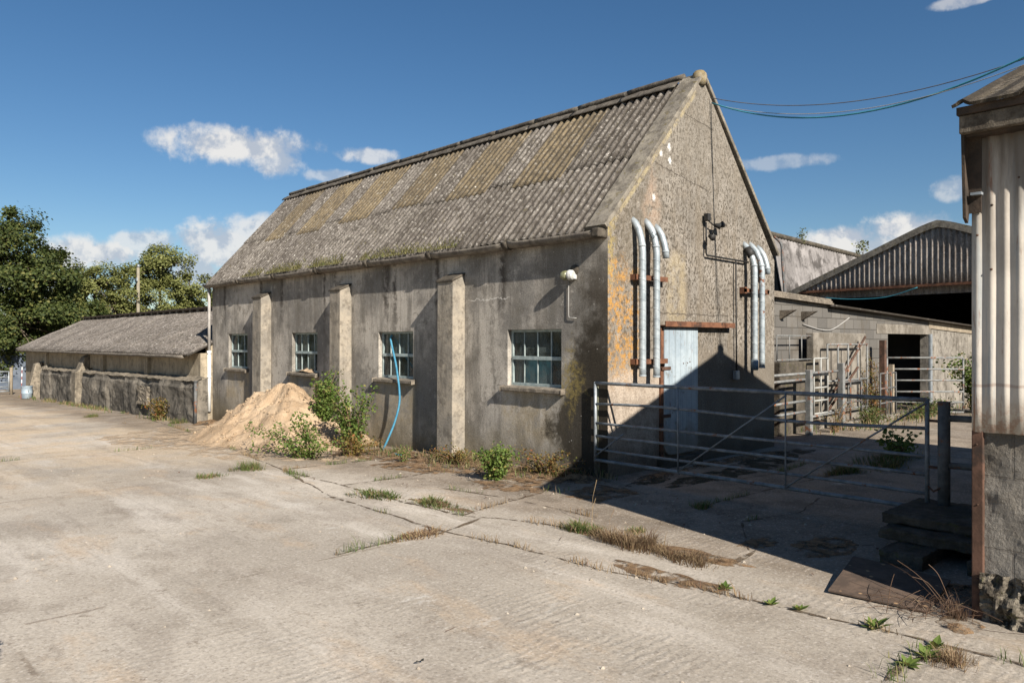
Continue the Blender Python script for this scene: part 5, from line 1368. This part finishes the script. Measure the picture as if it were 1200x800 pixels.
# ------------------------------------------------------------------ trees
def tree(label, base, trunk_h, lobes, n, leaf, mat, seed, group='trees beyond the sheds', name='tree', r0=.28):
    random.seed(seed); t = thing(name, label, 'tree', base, group); B = V(base)
    tr = MB(); f = MB()
    top = B + V((0, 0, trunk_h)); tr.tube([B - V((0, 0, .3)), B + V((.05, .05, trunk_h * .5)), top], [r0, r0 * .8, r0 * .6], 9)
    tot = sum(l[3] * l[4] * l[5] for l in lobes)
    for (lx, ly, lz, rx, ry, rz_) in lobes:
        c = B + V((lx, ly, lz))
        tr.tube(spline([top - V((0, 0, trunk_h * .3)), (top + c) / 2 + rv() * .3, c], 5), [r0 * .45 * (1 - i / 11 * .8) for i in range(11)], 6)
        # clump centres through the lobe, more toward its skin
        m = max(6, int(34 * (rx * ry * rz_) / tot * len(lobes)))
        k_n = int(n * (rx * ry * rz_) / tot)
        cl = []
        for _ in range(m):
            d = rv().normalized(); q = c + V((d.x * rx, d.y * ry, d.z * rz_)) * random.uniform(.45, 1.0)
            cl.append((q, random.uniform(.16, .34) * (rx + rz_) / 2))
            tr.tube([c + (q - c) * .1, c + (q - c) * .6 + rv() * .1, q], [r0 * .16, r0 * .09, r0 * .03], 4)
        for _ in range(k_n):
            q, cr = random.choice(cl); o = V((random.gauss(0, 1), random.gauss(0, 1), random.gauss(0, .75)))
            if o.length > 1.9: o *= 1.2 / o.length
            o *= cr * .62
            p = q + o; nn = (p - c).normalized() * .7 + V((0, 0, .5)) + rv() * .9
            leaf_card(f, p, leaf * random.uniform(.55, 1.25), nn, rv())
    tr.build('trunk', M['bark'], t, smooth=True); f.build('crown', M[mat], t)
    return t
tree('big dark green tree at the left edge of the yard', (-.2, 39.5, -.6), 2.6, [(-.3, 0, 6.6, 2.9, 2.6, 2.6), (1.6, -1.2, 5.2, 2.4, 2.2, 2.2), (-2.4, 0, 5.6, 2.6, 2.4, 2.6), (.6, -1.5, 3.2, 2.8, 2.2, 2.0), (2.9, -.9, 3.6, 2.2, 2.0, 1.9), (-1.5, -1.2, 2.6, 2.6, 2.0, 1.9), (.6, .3, 8.1, 1.5, 1.5, 1.2), (2.6, .6, 6.2, 1.5, 1.4, 1.3)], 88000, .15, 'leafdark', 3)
tree('olive green tree with loose crown behind the telegraph pole', (8.9, 43.0, -.6), 3.0, [(0, 0, 6.9, 1.9, 1.9, 1.7), (1.6, -1.0, 5.4, 1.7, 1.6, 1.6), (-1.5, .6, 5.3, 1.6, 1.6, 1.6), (.2, 0, 4.2, 2.4, 1.8, 1.6), (2.6, -2.2, 4.2, 1.4, 1.4, 1.4)], 36000, .135, 'leafolive', 5)
tree('smaller olive tree left of the telegraph pole', (5.3, 43.2, -.6), 2.4, [(0, 0, 5.6, 1.6, 1.6, 1.5), (1.0, -.6, 4.4, 1.6, 1.5, 1.3), (-1.0, .4, 4.2, 1.5, 1.5, 1.3), (.2, .2, 3.0, 2.0, 1.5, 1.3)], 26000, .13, 'leafolive', 8)
tree('dark rounded tree between the big tree and the olive trees', (4.6, 47.5, -.6), 2.2, [(0, 0, 4.0, 2.2, 2.0, 1.7), (-1.4, 0, 3.2, 1.8, 1.8, 1.6), (1.3, 0, 3.0, 1.8, 1.8, 1.5)], 22000, .14, 'leafdark', 11)
tree('dense hedge tree beside the tall building roof', (14.0, 46.0, -.6), 1.8, [(0, 0, 3.6, 2.0, 1.8, 1.6), (-1.8, .6, 3.2, 1.8, 1.6, 1.5), (1.8, -.8, 3.4, 2.0, 1.6, 1.7)], 22000, .14, 'leafolive', 14)
tree('low hedge tree behind the middle of the shed ridge', (10.3, 48.0, -.6), 1.5, [(0, 0, 3.0, 2.0, 1.8, 1.6), (-2.2, .6, 2.8, 2.0, 1.6, 1.5), (2.2, -.8, 2.8, 2.0, 1.6, 1.5)], 20000, .14, 'leafhedge', 17)
random.seed(21)
b = MB()
for _ in range(26000):
    u = random.random(); x = -26 + 62 * u; y = 58 - 10 * u + random.uniform(-2, 2); hh = 3.4 + 1.6 * fbm(x, 3, 1, .22, 3)
    z = -.6 + hh * random.random() ** .8
    leaf_card(b, V((x, y + random.gauss(0, .8), z)), random.uniform(.25, .55), V((random.uniform(-1, 1), -1, random.uniform(0, 1))), rv())
tag(b.build('woodland', M['leafhedge']), 'dark hedge wood along the far edge of the farmyard', 'wood', kind='stuff')

# ------------------------------------------------------------------ sky, sun, camera
travel = V((.25, 1.0, 0)).normalized(); EL = radians(32.8)
sd = V((travel.x * cos(EL), travel.y * cos(EL), -sin(EL)))
sl_ = bpy.data.lights.new('sun', 'SUN'); sl_.energy = 5.0; sl_.angle = radians(.53); sl_.color = (1.0, .928, .835)
so = bpy.data.objects.new('sun', sl_); COL.objects.link(so); so.rotation_euler = sd.to_track_quat('-Z', 'Y').to_euler(); so.location = (-10, -20, 20)

YAW = .8146; F3 = V((cos(YAW), sin(YAW), 0)); R3 = V((sin(YAW), -cos(YAW), 0))
w = bpy.data.worlds.new('World'); S.world = w; w.use_nodes = True
t = w.node_tree; t.nodes.clear()
class WN(Mat):
    def __init__(self): self.t = t
wn = WN()
out = t.nodes.new('ShaderNodeOutputWorld'); bg = t.nodes.new('ShaderNodeBackground'); bg2 = t.nodes.new('ShaderNodeBackground'); mxs = t.nodes.new('ShaderNodeMixShader')
sky = t.nodes.new('ShaderNodeTexSky'); sky.sky_type = 'NISHITA'; sky.sun_disc = False
sky.sun_elevation = EL; sky.sun_rotation = atan2(-travel.x, -travel.y)
sky.air_density = 1.0; sky.dust_density = .25; sky.ozone_density = 3.0; sky.altitude = 200
hs = t.nodes.new('ShaderNodeHueSaturation'); hs.inputs['Saturation'].default_value = 1.2; hs.inputs['Value'].default_value = .86
t.links.new(sky.outputs[0], hs.inputs['Color']); t.links.new(hs.outputs[0], bg.inputs[0]); bg.inputs[1].default_value = .055
tc = t.nodes.new('ShaderNodeTexCoord'); wn.pos = tc.outputs['Generated']
sx = t.nodes.new('ShaderNodeSeparateXYZ'); t.links.new(wn.pos, sx.inputs[0])
az = wn.math('ARCTAN2', sx.outputs[1], sx.outputs[0]); el = wn.math('ARCSINE', sx.outputs[2])
n1 = wn.noise(9.0, 12, .60, dist=.15); n2 = wn.noise(34, 9, .62, dist=.2)
nz = wn.math('ADD', wn.math('MULTIPLY', wn.math('SUBTRACT', n1, .5), 3.4), wn.math('MULTIPLY', wn.math('SUBTRACT', n2, .5), 1.7))
def cloud_dir(px, py):
    d = F3 + R3 * ((px - 600) / 892.3) + V((0, 0, (400 - py) / 892.3)); d.normalize()
    return atan2(d.y, d.x), math.asin(d.z)
mask = None
for (px, py, wx, wy, g) in [(285, 172, 78, 27, .95), (320, 190, 40, 24, .8), (245, 168, 40, 14, .6), (440, 183, 42, 12, .7), (395, 207, 50, 9, .5), (110, 298, 60, 24, .9), (165, 283, 40, 16, .7), (265, 290, 52, 34, .85), (225, 320, 40, 26, .8), (300, 268, 45, 26, .8),
                            (985, 283, 62, 20, .95), (1075, 268, 62, 22, .95), (1030, 290, 60, 20, .8), (915, 190, 55, 9, .35), (1120, 222, 26, 15, .5), (1130, 2, 30, 6, .5), (40, 330, 60, 25, .7), (580, 240, 120, 20, .4)]:
    a0, e0 = cloud_dir(px, py)
    da = wn.math('DIVIDE', wn.math('SUBTRACT', az, a0), wx / 892.3); de = wn.math('DIVIDE', wn.math('SUBTRACT', el, e0), wy / 892.3)
    r = wn.math('SQRT', wn.math('ADD', wn.math('MULTIPLY', da, da), wn.math('MULTIPLY', de, de)))
    v = wn.math('MULTIPLY', wn.math('SUBTRACT', 1.0, r), 1.0)
    v = wn.math('ADD', v, wn.math('MULTIPLY', nz, .55))
    vraw = v if mask is None else wn.math('MAXIMUM', vraw, v); v = wn.math('MULTIPLY', wn.step(v, .02, .50), g)
    mask = v if mask is None else wn.math('MAXIMUM', mask, v)
# relief inside the clouds: compare the billow noise with itself a little nearer the sun
off_ = t.nodes.new('ShaderNodeVectorMath'); off_.operation = 'ADD'; t.links.new(wn.pos, off_.inputs[0])
_l = (-travel.x * .5 + .3 * R3.x, -travel.y * .5 + .3 * R3.y, .9); off_.inputs[1].default_value = tuple(q * .016 for q in _l)
nb_ = wn.math('ADD', wn.noise(9.0, 12, .60, off_.outputs[0], .15), wn.math('MULTIPLY', wn.noise(34, 9, .62, off_.outputs[0], .2), .4))
na_ = wn.math('ADD', n1, wn.math('MULTIPLY', n2, .4))
shade = wn.step(wn.math('SUBTRACT', na_, nb_), -.07, .06)
ccol = wn.mix(shade, (.60, .66, .76), (1.04, 1.02, .99))
wn._in(bg2.inputs[0], ccol); bg2.inputs[1].default_value = .44
t.links.new(mask, mxs.inputs[0]); t.links.new(bg.outputs[0], mxs.inputs[1]); t.links.new(bg2.outputs[0], mxs.inputs[2]); t.links.new(mxs.outputs[0], out.inputs[0])

cam = bpy.data.cameras.new('camera'); cam.sensor_width = 36; cam.lens = 36 * 892.3 / 1200; cam.clip_start = .05; cam.clip_end = 3000
co = bpy.data.objects.new('camera', cam); COL.objects.link(co)
co.location = (-7.577, -6.246, 1.75); co.rotation_euler = (pi / 2, 0, YAW - pi / 2)
S.camera = co
S.view_settings.view_transform = 'Standard'; S.view_settings.look = 'None'; S.view_settings.gamma = 1.0
S.view_settings.use_curve_mapping = False
S.view_settings.exposure = .9
for o in bpy.data.objects:
    if '_w' in o: del o['_w']
